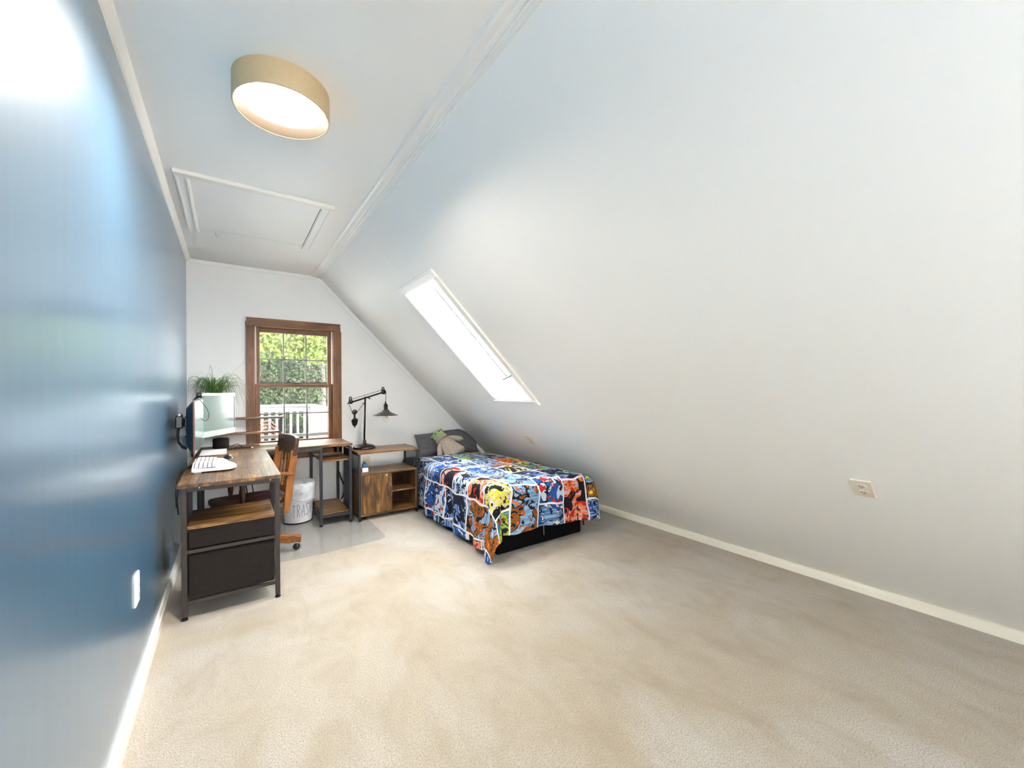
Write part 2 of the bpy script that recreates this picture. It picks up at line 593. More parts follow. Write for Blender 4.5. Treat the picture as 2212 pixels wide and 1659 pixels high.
def thing(name, label, cat, loc, group=None):
    o = bpy.data.objects.new(name, None)
    o.empty_display_size = 0.05
    COL.objects.link(o)
    o.location = loc
    return tag(o, label, cat, group)

def struct(o):
    o['kind'] = 'structure'
    return o

def sroot(name, loc):
    o = bpy.data.objects.new(name, None)
    o.empty_display_size = 0.05
    COL.objects.link(o)
    o.location = loc
    return struct(o)

def B(name, parent, mat, x0, x1, y0, y1, z0, z1, bev=0.0):
    return obj(name, mk(box, x0, x1, y0, y1, z0, z1), mat, parent, bev)

# ------------------------------------------------------------------ room shell
XL, YB, YR, ZC = -0.336, 4.85, -2.3, 2.555
SM = 1.008
XR, ZR = 0.80, 2.555                     # ridge where ceiling meets slope
XF = XR + ZR / SM                        # slope meets floor
WX0, WX1, WZ0, WZ1 = 0.195, 0.95, 0.70, 1.975      # window opening in the back wall
TH = 0.16

def slope_pt(x, y, off=0.0):
    """point on the slope plane; off > 0 goes outwards (through the roof)"""
    n = Vector((SM, 0, 1)).normalized()
    return Vector((x, y, ZR - SM * (x - XR))) + n * off

SN = Vector((SM, 0, 1)).normalized()      # outward normal of the slope
SD = Vector((1, 0, -SM)).normalized()     # downhill direction

struct(B('floor', None, M_CARPET, XL - 0.2, XF + 0.3, YR - .1, YB + 0.1, -0.12, 0.0))
struct(B('wall_left', None, M_BLUE, XL - 0.14, XL, YR, YB + TH, -0.12, ZC + 0.1))
struct(B('ceiling', None, M_CEIL, XL, XR + 0.005, YR, YB + TH, ZC, ZC + 0.14))

# slope with the skylight opening
KX0, KX1, KY0, KY1 = 1.225, 2.13, 2.74, 3.31
bm = bmesh.new()
def slab(x0, x1, y0, y1):
    a = [slope_pt(x0, y0), slope_pt(x1, y0), slope_pt(x1, y1), slope_pt(x0, y1)]
    hexa(bm, a + [p + SN * 0.16 for p in a])
slab(XR, XF + 0.1, YR, KY0)
slab(XR, XF + 0.1, KY1, YB + TH)
slab(XR, KX0, KY0, KY1)
slab(KX1, XF + 0.1, KY0, KY1)
struct(obj('wall_right', bm, M_SLOPE))

# back wall with the window opening (pentagon cut into pieces)
bm = bmesh.new()
def ztop(x):
    return ZC if x < XR else ZC - SM * (x - XR)
def wallpiece(x0, x1, z0, z1f):
    prism(bm, [(x0, YB, z0), (x1, YB, z0), (x1, YB, z1f(x1)), (x0, YB, z1f(x0))], (0, TH, 0))
wallpiece(XL, WX0, 0, ztop)
wallpiece(WX0, XR, WZ1, ztop)
wallpiece(XR, WX1, WZ1, ztop)
wallpiece(WX0, WX1, 0, lambda x: WZ0)
wallpiece(WX1, XF - 0.01, 0, ztop)
struct(obj('wall_back', bm, M_BACK))

# rear wall behind the camera with an unseen window opening added for daylight fill
RX0, RX1, RZ0, RZ1 = -0.26, 0.48, 0.95, 2.10
bm = bmesh.new()
def rearpiece(x0, x1, z0, z1f):
    prism(bm, [(x0, YR, z0), (x1, YR, z0), (x1, YR, z1f(x1)), (x0, YR, z1f(x0))], (0, -TH, 0))
rearpiece(XL, RX0, 0, ztop)
rearpiece(RX0, RX1, RZ1, ztop)
rearpiece(RX0, RX1, 0, lambda x: RZ0)
rearpiece(RX1, XR, 0, ztop)
rearpiece(XR, XF - 0.01, 0, ztop)
struct(obj('wall_rear', bm, M_BACK))
wr = sroot('window_added_fill', (0.05, YR, RZ0))
for x0, x1, z0, z1 in ((RX0, RX0 + .06, RZ0, RZ1), (RX1 - .06, RX1, RZ0, RZ1), (RX0 + .06, RX1 - .06, RZ0, RZ0 + .06), (RX0 + .06, RX1 - .06, RZ1 - .06, RZ1), (RX0 + .06, RX1 - .06, 1.40, 1.45)):
    B('added_sash_rail', wr, M_TRIM, x0, x1, YR - .09, YR - .05, z0, z1)

# baseboards and trim
def ext_y(name, prof, y0, y1, mat, st=True):
    """profile in (x, z) run along y"""
    o = obj(name, mk(prism, [(x, y0, z) for x, z in prof], (0, y1 - y0, 0)), mat)
    return struct(o) if st else o
ext_y('baseboard_left', [(XL, 0), (XL + .019, 0), (XL + .019, .052), (XL + .012, .062), (XL + .011, .074), (XL, .080)], YR, YB - 0.012, M_TRIM)
ext_y('baseboard_right', [(XF + .02, 0), (XF - .088, 0), (XF - .076, .030), (XF - .066, .048), (XF - .0385, .050)], YR, YB - 0.012, M_BASE)
struct(B('baseboard_back', None, M_BASE, XL + .02, XF - .09, YB - .012, YB, 0, .085, .003))
# ridge moulding: one board on the ceiling, one on the slope
ext_y('trim_1', [(.726, ZC), (.732, ZC - .010), (.745, ZC - .013), (.770, ZC - .010), (.778, ZC - .015), (.790, ZC - .015), (XR - .002, ZC - .006), (XR - .002, ZC)], YR, YB, M_TRIM)
pr = []
for d, h in ((0, 0), (0, .010), (.006, .016), (.014, .014), (.020, .007), (.030, .010), (.034, 0)):
    p = Vector((XR, 0, ZR)) + SD * d - SN * h
    pr.append((p.x, p.z))
ext_y('trim_2', pr, YR, YB, M_TRIM)
# quarter round between blue wall and ceiling
ext_y('trim_3', [(XL, ZC), (XL, ZC - .028), (XL + .008, ZC - .026), (XL + .02, ZC - .016), (XL + .03, ZC - .004), (XL + .032, ZC)], YR, YB, M_TRIM)
# flat trim on the back wall, under the ceiling and down the slope
bm = mk(prism, [(XL + .03, YB, ZC - .002), (.745, YB, ZC - .002), (.790, YB, ZC - .040), (XL + .03, YB, ZC - .040)], (0, -.010, 0))
struct(obj('trim_4', bm, M_BACK, None, .002))
a, b_ = Vector((XR + .008, YB, ZR - .01)), Vector((XF - .05, YB, 0.05))
bm = mk(prism, [a, b_, b_ - SN * .048, a - SN * .048], (0, -.011, 0))
struct(obj('trim_5', bm, M_BACK, None, .003))
# faint board joint above the skylight
bm = bmesh.new()
p0, p1 = slope_pt(.86, 0), slope_pt(KX0 - .05, 0)
for y in (3.02, 3.17):
    prism(bm, [p0 + V(0, y, 0), p1 + V(0, y, 0), p1 + V(0, y + .012, 0), p0 + V(0, y + .012, 0)], -SN * .0006)
struct(obj('trim_6', bm, M_SLOPE))

# ------------------------------------------------------------------ window in the back wall
wn = sroot('window_1', (0.575, YB, WZ0))
YC = YB - 0.022
B('casing_board', wn, stain('z'), 0.126, 0.200, YC, YB, 0.60, 1.968, .003)
B('casing_board', wn, stain('z'), 0.938, 1.026, YC, YB, 0.60, 1.962, .003)
B('casing_head', wn, stain('x'), 0.124, 1.018, YC - .004, YB, 1.966, 2.046, .003)
B('stool', wn, stain('x'), 0.10, 1.045, YB - .045, YB + .03, 0.675, 0.70, .004)
B('apron', wn, stain('x'), 0.126, 1.026, YC, YB, 0.585, 0.675, .003)
B('jamb', wn, stain('z'), WX0 - .002, WX0 + .012, YB, YB + TH, WZ0, WZ1)
B('jamb', wn, stain('z'), WX1 - .012, WX1 + .002, YB, YB + TH, WZ0, WZ1)
B('head_jamb', wn, stain('x'), WX0 + .012, WX1 - .012, YB, YB + TH, WZ1 - .014, WZ1 + .002)
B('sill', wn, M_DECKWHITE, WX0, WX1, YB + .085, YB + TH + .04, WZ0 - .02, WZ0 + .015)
B('jamb_liner', wn, M_WPLASTIC, WX0 + .012, WX0 + .022, YB + .01, YB + .026, 1.375, WZ1 - .014)
B('jamb_liner', wn, M_WPLASTIC, WX1 - .022, WX1 - .012, YB + .01, YB + .026, 1.375, WZ1 - .014)
for x in (0.118, 1.012):
    B('shade_bracket', wn, M_WPLASTIC, x, x + .012, YC - .02, YC - .002, 2.0, 2.045, .002)

def sash(y0, z0, z1, gz0, gz1, gx0, gx1, mz):
    y1 = y0 + .034
    s = obj('sash', mk(box, WX0 + .014, gx0, y0, y1, z0, z1), stain('z'), wn, .003)
    def sb(nm, ax, x0, x1, a0, a1, ya=y0, yb=y1):
        return obj(nm, mk(box, x0, x1, ya, yb, a0, a1), darkwood(ax) if nm == 'muntin' else stain(ax), s, .002)
    sb('stile', 'z', gx1, WX1 - .014, z0, z1)
    sb('rail', 'x', gx0, gx1, gz1, z1)
    sb('rail', 'x', gx0, gx1, z0, gz0)
    w3 = (gx1 - gx0) / 3
    for i in (1, 2):
        sb('muntin', 'z', gx0 + w3 * i - .0055, gx0 + w3 * i + .0055, gz0, gz1, y0 + .006, y1 - .004)
    for i in range(3):
        sb('muntin', 'x', gx0 + w3 * i + (.0055 if i else 0), gx0 + w3 * (i + 1) - (.0055 if i < 2 else 0), mz - .0055, mz + .0055, y0 + .006, y1 - .004)
    for i in range(3):
        for lo, hi in ((gz0, mz), (mz, gz1)):
            obj('pane', mk(box, gx0 + w3 * i, gx0 + w3 * (i + 1), y0 + .019, y0 + .021, lo, hi), M_GLASS, s)
    return s
sash(YB + .058, 1.338, WZ1 - .014, 1.375, 1.913, 0.250, 0.893, 1.637)
s_low = sash(YB + .018, WZ0 + .001, 1.375, 0.785, 1.340, 0.248, 0.896, 1.064)
bm = mk(box, .545, .60, YB + .012, YB + .03, 1.375, 1.383)
tube(bm, [(.56, YB + .02, 1.385), (.60, YB + .016, 1.388), (.618, YB + .014, 1.386)], .005)
obj('sash_lock', bm, M_BRONZE, wn)
# storm window outside
for x0, x1, z0, z1 in ((WX0 + .012, WX0 + .045, WZ0 + .02, WZ1), (WX1 - .045, WX1 - .012, WZ0 + .02, WZ1), (WX0 + .045, WX1 - .045, WZ1 - .05, WZ1 - .014), (WX0 + .045, WX1 - .045, 1.375, 1.40), (WX0 + .045, WX1 - .045, .80, .835)):
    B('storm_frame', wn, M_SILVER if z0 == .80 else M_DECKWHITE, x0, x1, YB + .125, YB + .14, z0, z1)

# ------------------------------------------------------------------ skylight in the slope
sk = sroot('window_2', slope_pt(1.68, 3.02))
def s_board(name, mat, x0, x1, y0, y1, o0, o1, par=None, bev=.002):
    a = [slope_pt(x0, y0, o0), slope_pt(x1, y0, o0), slope_pt(x1, y1, o0), slope_pt(x0, y1, o0)]
    return obj(name, mk(hexa, a + [p + SN * (o1 - o0) for p in a]), mat, par or sk, bev)
TW = .042
for nm, m_, a in (('casing_board', M_TRIM, (KX0 - TW, KX0 + .004, KY0 - .05, KY1 + .06)), ('casing_board', M_TRIM, (KX1 - .004, KX1 + TW, KY0 - .05, KY1 + .06)),
                  ('casing_board', M_CREAM, (KX0 + .004, KX1 - .004, KY0 - .052, KY0 + .004)), ('casing_board', M_TRIM, (KX0 + .004, KX1 - .004, KY1 - .004, KY1 + .06))):
    s_board(nm, m_, a[0], a[1], a[2], a[3], -.018, 0)
    if m_ is M_TRIM:
        s_board('casing_bead', m_, a[0] + .008, a[1] - .014, a[2] + .01, a[3] - .01, -.024, -.018)
# shaft lining
for a in ((KX0 - .004, KX0 + .008, KY0, KY1), (KX1 - .008, KX1 + .004, KY0, KY1), (KX0 + .008, KX1 - .008, KY0 - .004, KY0 + .008), (KX0 + .008, KX1 - .008, KY1 - .008, KY1 + .004)):
    s_board('shaft_lining', M_TRIM, *a, -.002, .262, None, 0)
# stepped inner frame, sash and glass
F0 = .045
for a in ((KX0 + .004, KX0 + F0, KY0 + .004, KY1 - .004), (KX1 - F0, KX1 - .004, KY0 + .004, KY1 - .004), (KX0 + F0, KX1 - F0, KY0 + .004, KY0 + F0), (KX0 + F0, KX1 - F0, KY1 - F0, KY1 - .004)):
    s_board('frame_step', M_TRIM, *a, .13, .25)
G0 = F0 + .006
for a in ((KX0 + G0, KX0 + G0 + .03, KY0 + G0, KY1 - G0), (KX1 - G0 - .03, KX1 - G0, KY0 + G0, KY1 - G0), (KX0 + G0 + .03, KX1 - G0 - .03, KY0 + G0, KY0 + G0 + .03), (KX0 + G0 + .03, KX1 - G0 - .03, KY1 - G0 - .03, KY1 - G0)):
    s_board('sash', M_TRIM, *a, .20, .25)
s_board('gasket', M_BLUEGREY, KX0 + G0 + .03, KX1 - G0 - .03, KY1 - G0 - .045, KY1 - G0 - .03, .185, .25, None, 0)
s_board('pane', M_SKYGLASS, KX0 + F0, KX1 - F0, KY0 + F0, KY1 - F0, .252, .256, None, 0)
op = s_board('opener_housing', M_SILVER, KX1 - .16, KX1 - .055, 2.93, 3.12, .150, .20)
q0, q1 = slope_pt(KX1 - .12, 3.02, .15), slope_pt(KX1 - .10, 3.17, .115)
obj('crank_handle', mk(tube, [q0, q0 - SN * .02, q1, q1 - SN * .012], .006), M_BLUEGREY, op)

# ------------------------------------------------------------------ attic hatch
ht = thing('attic_hatch', 'white attic access panel with moulded frame in the ceiling', 'hatch', (0.16, 3.45, ZC))
HX0, HX1, HY0, HY1 = -.260, .583, 2.94, 3.975
def hb(nm, m_, x0, x1, y0, y1, z0, bev=.004):
    return B(nm, ht, m_, x0, x1, y0, y1, z0, ZC, bev)
hb('frame_board', M_CREAM, HX0 - .004, HX1 + .008, HY0, HY0 + .055, ZC - .022, .003)
hb('frame_board', M_TRIM, HX0, HX0 + .068, HY0 + .055, HY1, ZC - .015)
hb('frame_board', M_TRIM, HX1 - .066, HX1, HY0 + .055, HY1, ZC - .012)
hb('frame_board', M_TRIM, HX0 + .068, HX1 - .066, HY1 - .10, HY1, ZC - .008)
hb('frame_bead', M_TRIM, HX0 + .004, HX0 + .016, HY0 + .055, HY1 - .01, ZC - .022, .002)
hb('frame_bead', M_TRIM, HX0 + .05, HX0 + .062, HY0 + .055, HY1 - .05, ZC - .021, .002)
hb('frame_bead', M_TRIM, HX1 - .014, HX1 - .003, HY0 + .055, HY1 - .01, ZC - .018, .002)
hb('frame_bead', M_TRIM, HX1 - .060, HX1 - .048, HY0 + .055, HY1 - .10, ZC - .016, .002)
B('gap', ht, M_SLOT, HX0 + .068, HX1 - .066, HY0 + .055, HY1 - .10, ZC - .002, ZC)
B('panel', ht, M_CEIL, HX0 + .069, HX1 - .071, HY0 + .056, HY1 - .113, ZC - .010, ZC - .002)
obj('hook', mk(tube, [(-.09, 3.93, ZC - .009), (-.088, 3.935, ZC - .03), (-.08, 3.94, ZC - .036), (-.074, 3.945, ZC - .028)], .002, 6), M_STEEL, ht)

# ------------------------------------------------------------------ ceiling lamp
LR, LB = .178, 2.453
def drum_lamp(LX, LY, label):
    cl = thing('ceiling_lamp', label, 'lamp', (LX, LY, ZC))
    T = Matrix.Translation((LX, LY, 0))
    obj('drum', mk(lathe, [(LR, ZC), (LR, LB + .003), (LR - .002, LB), (LR - .006, LB), (LR - .008, LB + .003), (LR - .008, ZC - .004), (LR, ZC)], T, 96), M_DRUM, cl, smooth=True)
    obj('lining', mk(lathe, [(LR - .0078, LB + .0012), (LR - .010, LB + .006), (LR - .014, LB + .044)], T, 96), M_DRUMIN, cl, smooth=True)
    obj('diffuser', mk(lathe, [(LR - .0135, LB + .044), (LR - .03, LB + .042), (0, LB + .040)], T, 96), M_LAMP, cl, smooth=True)
drum_lamp(.186, 1.929, 'round taupe drum ceiling lamp, lit, beside the attic hatch')

# ------------------------------------------------------------------ wall outlets
def outlet(label, P, ax, ay, nrm, pw=.086, ph=.133, mat=None):
    """ax: width direction, ay: height direction, nrm: out of the wall"""
    mat = mat or M_IVORY
    ax, ay, nrm, P = Vector(ax).normalized(), Vector(ay).normalized(), Vector(nrm).normalized(), Vector(P)
    o = thing('wall_outlet', label, 'outlet', P, 'duplex wall outlets')
    M = Matrix((ax, ay, nrm)).transposed().to_4x4()
    M.translation = P
    bm = bmesh.new()
    pts = [M @ Vector((a * pw / 2, b * ph / 2, 0)) for a, b in ((-1, -1), (1, -1), (1, 1), (-1, 1))]
    pts += [M @ Vector((a * (pw / 2 - .004), b * (ph / 2 - .004), .007)) for a, b in ((-1, -1), (1, -1), (1, 1), (-1, 1))]
    hexa(bm, pts)
    obj('plate', bm, mat, o, .002)
    for s in (1, -1):
        cy = s * .024
        bm = bmesh.new()
        ring = []
        for k in range(20):
            a = 2 * PI * k / 20
            ring.append(M @ Vector((.019 * math.cos(a), cy + max(-.0145, min(.0145, .019 * math.sin(a))), .007)))
        prism(bm, ring, nrm * .003)
        so = obj('socket', bm, mat, o)
        for dx, dy, w_, h_ in ((-.0065, .003, .0026, .009), (.0065, .003, .0022, .0075), (0, -.008, .005, .005)):
            bm = bmesh.new()
            q = [M @ Vector((dx + a * w_ / 2, cy + dy + b * h_ / 2, .0095)) for a, b in ((-1, -1), (1, -1), (1, 1), (-1, 1))]
            prism(bm, q, nrm * .001)
            obj('slot', bm, M_SLOT, so)
    bm = bmesh.new()
    lathe(bm, [(0, .009), (.003, .0085), (.0035, .007)], M, 10)
    obj('screw', bm, mat, o)
    return o
outlet('white outlet plate low on the glossy blue wall', (XL, 2.335, .455), (0, 1, 0), (0, 0, 1), (1, 0, 0), .088, .135, M_WPLASTIC)
outlet('ivory outlet plate on the bare slope, nearest the camera', slope_pt(2.541, .644), (0, -1, 0), -SD, -SN)
outlet('ivory outlet plate on the slope just above the bed', slope_pt(2.563, 3.352), (0, -1, 0), -SD, -SN)
outlet('beige outlet plate on the back wall behind the wooden cart', (1.30, YB, .47), (1, 0, 0), (0, 0, 1), (0, -1, 0))

# ------------------------------------------------------------------ L-shaped desk
DT = .775
dk = thing('corner_desk', 'L-shaped rustic brown desk with black metal frame and shelf hutch', 'desk', (0.2, 4.0, 0))
B('desktop', dk, rustic('y'), -.250, .258, 2.905, 4.24, DT - .022, DT, .002)
B('desktop', dk, rustic('x'), -.250, 1.000, 4.241, 4.80, DT - .022, DT, .002)
PW = .026
def post(x, y, z0, z1, m_=M_BLACK, foot=True):
    z0 += .004 if y > 3.5 else 0
    p = B('leg', dk, m_, x - PW / 2, x + PW / 2, y - PW / 2, y + PW / 2, z0, z1, .002)
    if foot:
        obj('foot', mk(lathe, [(0, 0), (.015, .001), (.0165, .005), (.013, .012), (.006, .014), (.006, .022), (0, .022)], Matrix.Translation((x, y, .0048 if y > 3.5 else 0)), 14), M_RUBBER, p, smooth=True)
    return p
def rail(p, q, m_=M_BLACK, wd=.018, h_=.022):
    return obj('rail', mk(bar, p, q, wd, h_), m_, dk, .001)
ZT = DT - .0225
# drawer tower at the near end
for x in (-.220, .238):
    post(x, 2.943, .02, ZT, M_BROWNMETAL)
    post(x, 3.335, .02, ZT, M_BLACK)
x0, x1 = -.207, .225
rail((x0 - .02, 2.941, ZT - .013), (x1 + .02, 2.941, ZT - .013), M_BROWNMETAL, .02, .026)
rail((x0, 3.335, ZT - .013), (x1, 3.335, ZT - .013))
for z in (.383, .095):
    rail((x0, 2.943, z), (x1, 2.943, z), M_BROWNMETAL, .02, .018)
    rail((x0, 3.335, z), (x1, 3.335, z))
for x in (-.220, .238):
    for z in (.383, .095, ZT - .013):
        rail((x, 2.957, z), (x, 3.321, z), M_BLACK)
for x in (-.15, .20):
    obj('screw', mk(lathe, [(0, .0025), (.003, .002), (.004, 0)], Matrix.Translation((x, 2.9308, ZT - .008)) @ Matrix.Rotation(R(90), 4, 'X'), 10), M_STEEL, dk)
for z in (.07, .115):
    obj('leg_hole', mk(lathe, [(0, .0008), (.004, .0006), (.0045, 0)], Matrix.Translation((-.220, 2.9298, z + .03)) @ Matrix.Rotation(R(90), 4, 'X'), 10), M_SLOT, dk)
B('shelf', dk, rustic('x'), -.207, .225, 2.940, 3.345, .508, .527, .002)
def drawer(z0, z1):
    d = B('drawer', dk, M_FABRICBLK, -.203, .221, 2.952, 3.30, z0, z1, .004)
    B('front_panel', d, M_FABRICBLK, -.201, .219, 2.944, 2.952, z0 + .004, z1 - .006, .003)
    B('top_hem', d, M_FABRICBLK, -.203, .221, 2.942, 2.951, z1 - .012, z1 - .002, .003)
drawer(.394, .505)
drawer(.106, .366)
# frame of the arm along the back wall
for x in (.703, .970):
    for y in (4.205, 4.77):
        post(x, y, .02, ZT)
post(-.220, 4.77, .02, ZT)
post(-.220, 4.26, .02, ZT)
rail((.238, 3.348, ZT - .012), (.238, 4.205, ZT - .012))
rail((-.22, 3.348, ZT - .012), (-.22, 4.247, ZT - .012))
rail((.238, 4.252, ZT - .012), (.690, 4.205, ZT - .012), M_BLACK, .02, .024)
rail((-.207, 4.77, ZT - .012), (.690, 4.77, ZT - .012))
for x in (.703, .970):
    rail((x, 4.218, ZT - .012), (x, 4.757, ZT - .012))
    rail((x, 4.218, .095), (x, 4.757, .095))
for y in (4.205, 4.77):
    rail((.716, y, .095), (.957, y, .095), M_BLACK, .02, .026)
B('shelf', dk, rustic('x'), .717, .957, 4.216, 4.757, .108, .124, .002)
B('shelf', dk, rustic('x'), .717, .990, 4.230, 4.757, .612, .628, .002)
# hutch over the corner
HZ1, HZ2 = .900, 1.046
B('hutch_shelf', dk, rustic('x'), -.30, .425, 4.69, 4.82, HZ1 - .018, HZ1, .002)
B('hutch_shelf', dk, rustic('x'), -.30, .440, 4.68, 4.82, HZ2 - .018, HZ2, .002)
for x in (-.285, .413):
    for y in (4.700, 4.805):
        B('hutch_post', dk, M_BLACK, x - .009, x + .009, y - .009, y + .009, DT, HZ2 - .018)
    for z in (HZ1 - .03, HZ2 - .03, DT + .05):
        B('hutch_bar', dk, M_BLACK, x - .006, x + .006, 4.709, 4.796, z - .006, z + .006)

# ------------------------------------------------------------------ chair mat
mpts = []
def arc(cx_, cy_, r, a0, a1, n=8):
    return [(cx_ + r * math.cos(R(a0 + (a1 - a0) * i / n)), cy_ + r * math.sin(R(a0 + (a1 - a0) * i / n))) for i in range(n + 1)]
mpts += arc(-.12, 3.60, .08, 180, 270) + [(.30, 3.515), (.55, 3.50), (.70, 3.52)] + arc(1.03, 3.64, .10, 280, 355) + arc(1.06, 4.62, .08, 0, 90) + arc(-.12, 4.62, .08, 90, 180)
bm = bmesh.new()
prism(bm, [(x, y, .0008) for x, y in mpts], (0, 0, .0037))
tag(obj('chair_mat', bm, M_MAT, None, .002, origin=(0.5, 4.0, 0)), 'clear vinyl chair mat on the carpet under the corner desk', 'chair mat')

# ------------------------------------------------------------------ wooden swivel chair
ch_root = thing('swivel_chair', 'golden oak slat-back swivel chair tucked under the desk', 'chair', (.13, 3.80, 0))
def cobj(name, bm, mat, parent=None, **k):
    p = parent or ch_root
    bmesh.ops.translate(bm, vec=Vector((.13, 3.80, 0)), verts=bm.verts[:])
    return obj(name, bm, mat, p, **k)
# seat: shaped solid plank
def seat_fn(bm):
    out = []
    n = 40
    for k in range(n):
        a = 2 * PI * k / n
        ca, sa = math.cos(a), math.sin(a)
        e = .22
        x = .235 * math.copysign(abs(ca) ** e, ca)
        y = .215 * math.copysign(abs(sa) ** e, sa)
        if x > 0:
            y *= 1 - .10 * (x / .235)
        out.append((x, y))
    rows = []
    for s, z in ((.93, .420), (1.0, .428), (1.0, .448), (.97, .458), (.7, .452), (.35, .446), (.08, .445)):
        rows.append([bm.verts.new((x * s - .02, y * s, z)) for x, y in out])
    for a, b2 in zip(rows, rows[1:]):
        for k in range(n):
            bm.faces.new((a[k], a[(k + 1) % n], b2[(k + 1) % n], b2[k]))
    bm.faces.new(list(reversed(rows[0])))
    bm.faces.new(rows[-1])
cobj('seat', mk(seat_fn), darkwood('x'), smooth=True)
# back stiles, leaning backwards
for s in (-1, 1):
    bm = bmesh.new()
    prof = [(.190, .335), (.205, .45), (.222, .60), (.242, .74), (.254, .825)]
    rows = []
    for i, (x, z) in enumerate(prof):
        wd = (.040, .056, .060, .056, .050)[i]
        rows.append([bm.verts.new((x + a * wd / 2, s * .197 + b2 * .013, z)) for a, b2 in ((-1, -1), (1, -1), (1, 1), (-1, 1))])
    for a, b2 in zip(rows, rows[1:]):
        for k in range(4):
            bm.faces.new((a[k], a[(k + 1) % 4], b2[(k + 1) % 4], b2[k]))
    bm.faces.new(list(reversed(rows[0])))
    bm.faces.new(rows[-1])
    cobj('back_stile', bm, oak('z'), bev=.006)
def crest(bm, z0, z1, x0, th_, w_):
    n = 14
    rows = []
    for i in range(n + 1):
        t_ = -1 + 2 * i / n
        y = t_ * w_
        bow = .022 * (1 - t_ * t_)
        drop = .012 * t_ ** 4
        rows.append([bm.verts.new(p) for p in ((x0 + bow, y, z0), (x0 + bow + th_, y, z0), (x0 + bow + th_ + .018, y, z1 - drop), (x0 + bow + .018, y, z1 - drop))])
    for a, b2 in zip(rows, rows[1:]):
        for k in range(4):
            bm.faces.new((a[k], a[(k + 1) % 4], b2[(k + 1) % 4], b2[k]))
    bm.faces.new(list(reversed(rows[0])))
    bm.faces.new(rows[-1])
cobj('crest_rail', mk(crest, .785, .935, .238, .032, .222), darkwood('y'), bev=.008, smooth=False)
cobj('lower_rail', mk(crest, .47, .515, .196, .024, .186), oak('y'), bev=.004)
for k in range(5):
    y = -.13 + .065 * k
    bow = .022 * (1 - (y / .21) ** 2)
    cobj('slat', mk(bar, (.214 + bow, y, .51), (.252 + bow, y, .81), .024, .012), oak('z'), bev=.003)
for s in (-1, 1):
    bm = bmesh.new()
    rows = []
    for i in range(11):
        t_ = i / 10
        x = -.215 + .45 * t_
        wd = .030 + .016 * math.sin(PI * min(1, t_ * 1.3)) * (1 - t_ * .5)
        yc = s * (.215 - .006 * t_)
        z = .645 + .012 * math.sin(PI * t_)
        rows.append([bm.verts.new((x, yc + a * wd, z + b2 * .012)) for a, b2 in ((-1, -1), (1, -1), (1, 1), (-1, 1))])
    for a, b2 in zip(rows, rows[1:]):
        for k in range(4):
            bm.faces.new((a[k], a[(k + 1) % 4], b2[(k + 1) % 4], b2[k]))
    bm.faces.new(list(reversed(rows[0])))
    bm.faces.new(rows[-1])
    cobj('armrest', bm, oak('x'), bev=.008)
    pf = [(.010, .452), (.014, .46), (.017, .49), (.020, .52), (.022, .55), (.018, .585), (.020, .592), (.020, .598), (.017, .602), (.021, .610), (.017, .618), (.020, .626), (.014, .634), (.014, .645)]
    cobj('arm_post', mk(lathe, pf, Matrix.Translation((-.10, s * .195, 0)), 16), darkwood('z'), smooth=True)
cobj('column', mk(lathe, [(0, .10), (.035, .10), (.035, .16), (.020, .17), (.020, .33), (.03, .34), (.03, .36), (0, .36)], seg=16), M_BLACK, smooth=True)
cobj('seat_plate', mk(box, -.13, .13, -.11, .11, .36, .420), M_BLACK, bev=.006)
for k in range(4):
    ang = R(-26 + 90 * k)
    Mr = Matrix.Rotation(ang, 4, 'Z')
    bm = bmesh.new()
    rows = []
    for i in range(9):
        t_ = i / 8
        x = .02 + .33 * t_
        z = .150 - .070 * t_ ** 1.1 + (.012 if t_ > .8 else 0)
        h_ = .036 - .010 * t_
        rows.append([bm.verts.new(Mr @ Vector((x, a * .026, z + b2 * h_))) for a, b2 in ((-1, -1), (1, -1), (1, 1), (-1, 1))])
    for a, b2 in zip(rows, rows[1:]):
        for q in range(4):
            bm.faces.new((a[q], a[(q + 1) % 4], b2[(q + 1) % 4], b2[q]))
    bm.faces.new(list(reversed(rows[0])))
    bm.faces.new(rows[-1])
    lg = cobj('leg', bm, oak('x'), bev=.006)
    Mc = Mr @ Matrix.Translation((.315, 0, .032)) @ Matrix.Rotation(R(35), 4, 'Z') @ Matrix.Rotation(R(90), 4, 'X')
    cobj('caster_wheel', mk(lathe, [(0, -.011), (.020, -.011), (.025, -.007), (.025, .007), (.020, .011), (0, .011)], Mc, 18), M_RUBBER, parent=lg, smooth=False)
    bm = bmesh.new()
    p = Mr @ Vector((.315, 0, .032))
    d = (Mr @ Matrix.Rotation(R(35), 4, 'Z')).to_3x3() @ Vector((0, 1, 0))
    for s in (-1, 1):
        bar(bm, p + d * s * .014, p + d * s * .012 + V(0, 0, .03), .012, .003)
    tube(bm, [p + V(0, 0, .028), p + V(0, 0, .05)], .008, 8)
    cobj('caster_fork', bm, M_STEEL, parent=lg)
ch_root.rotation_euler = (0, 0, R(10.6))

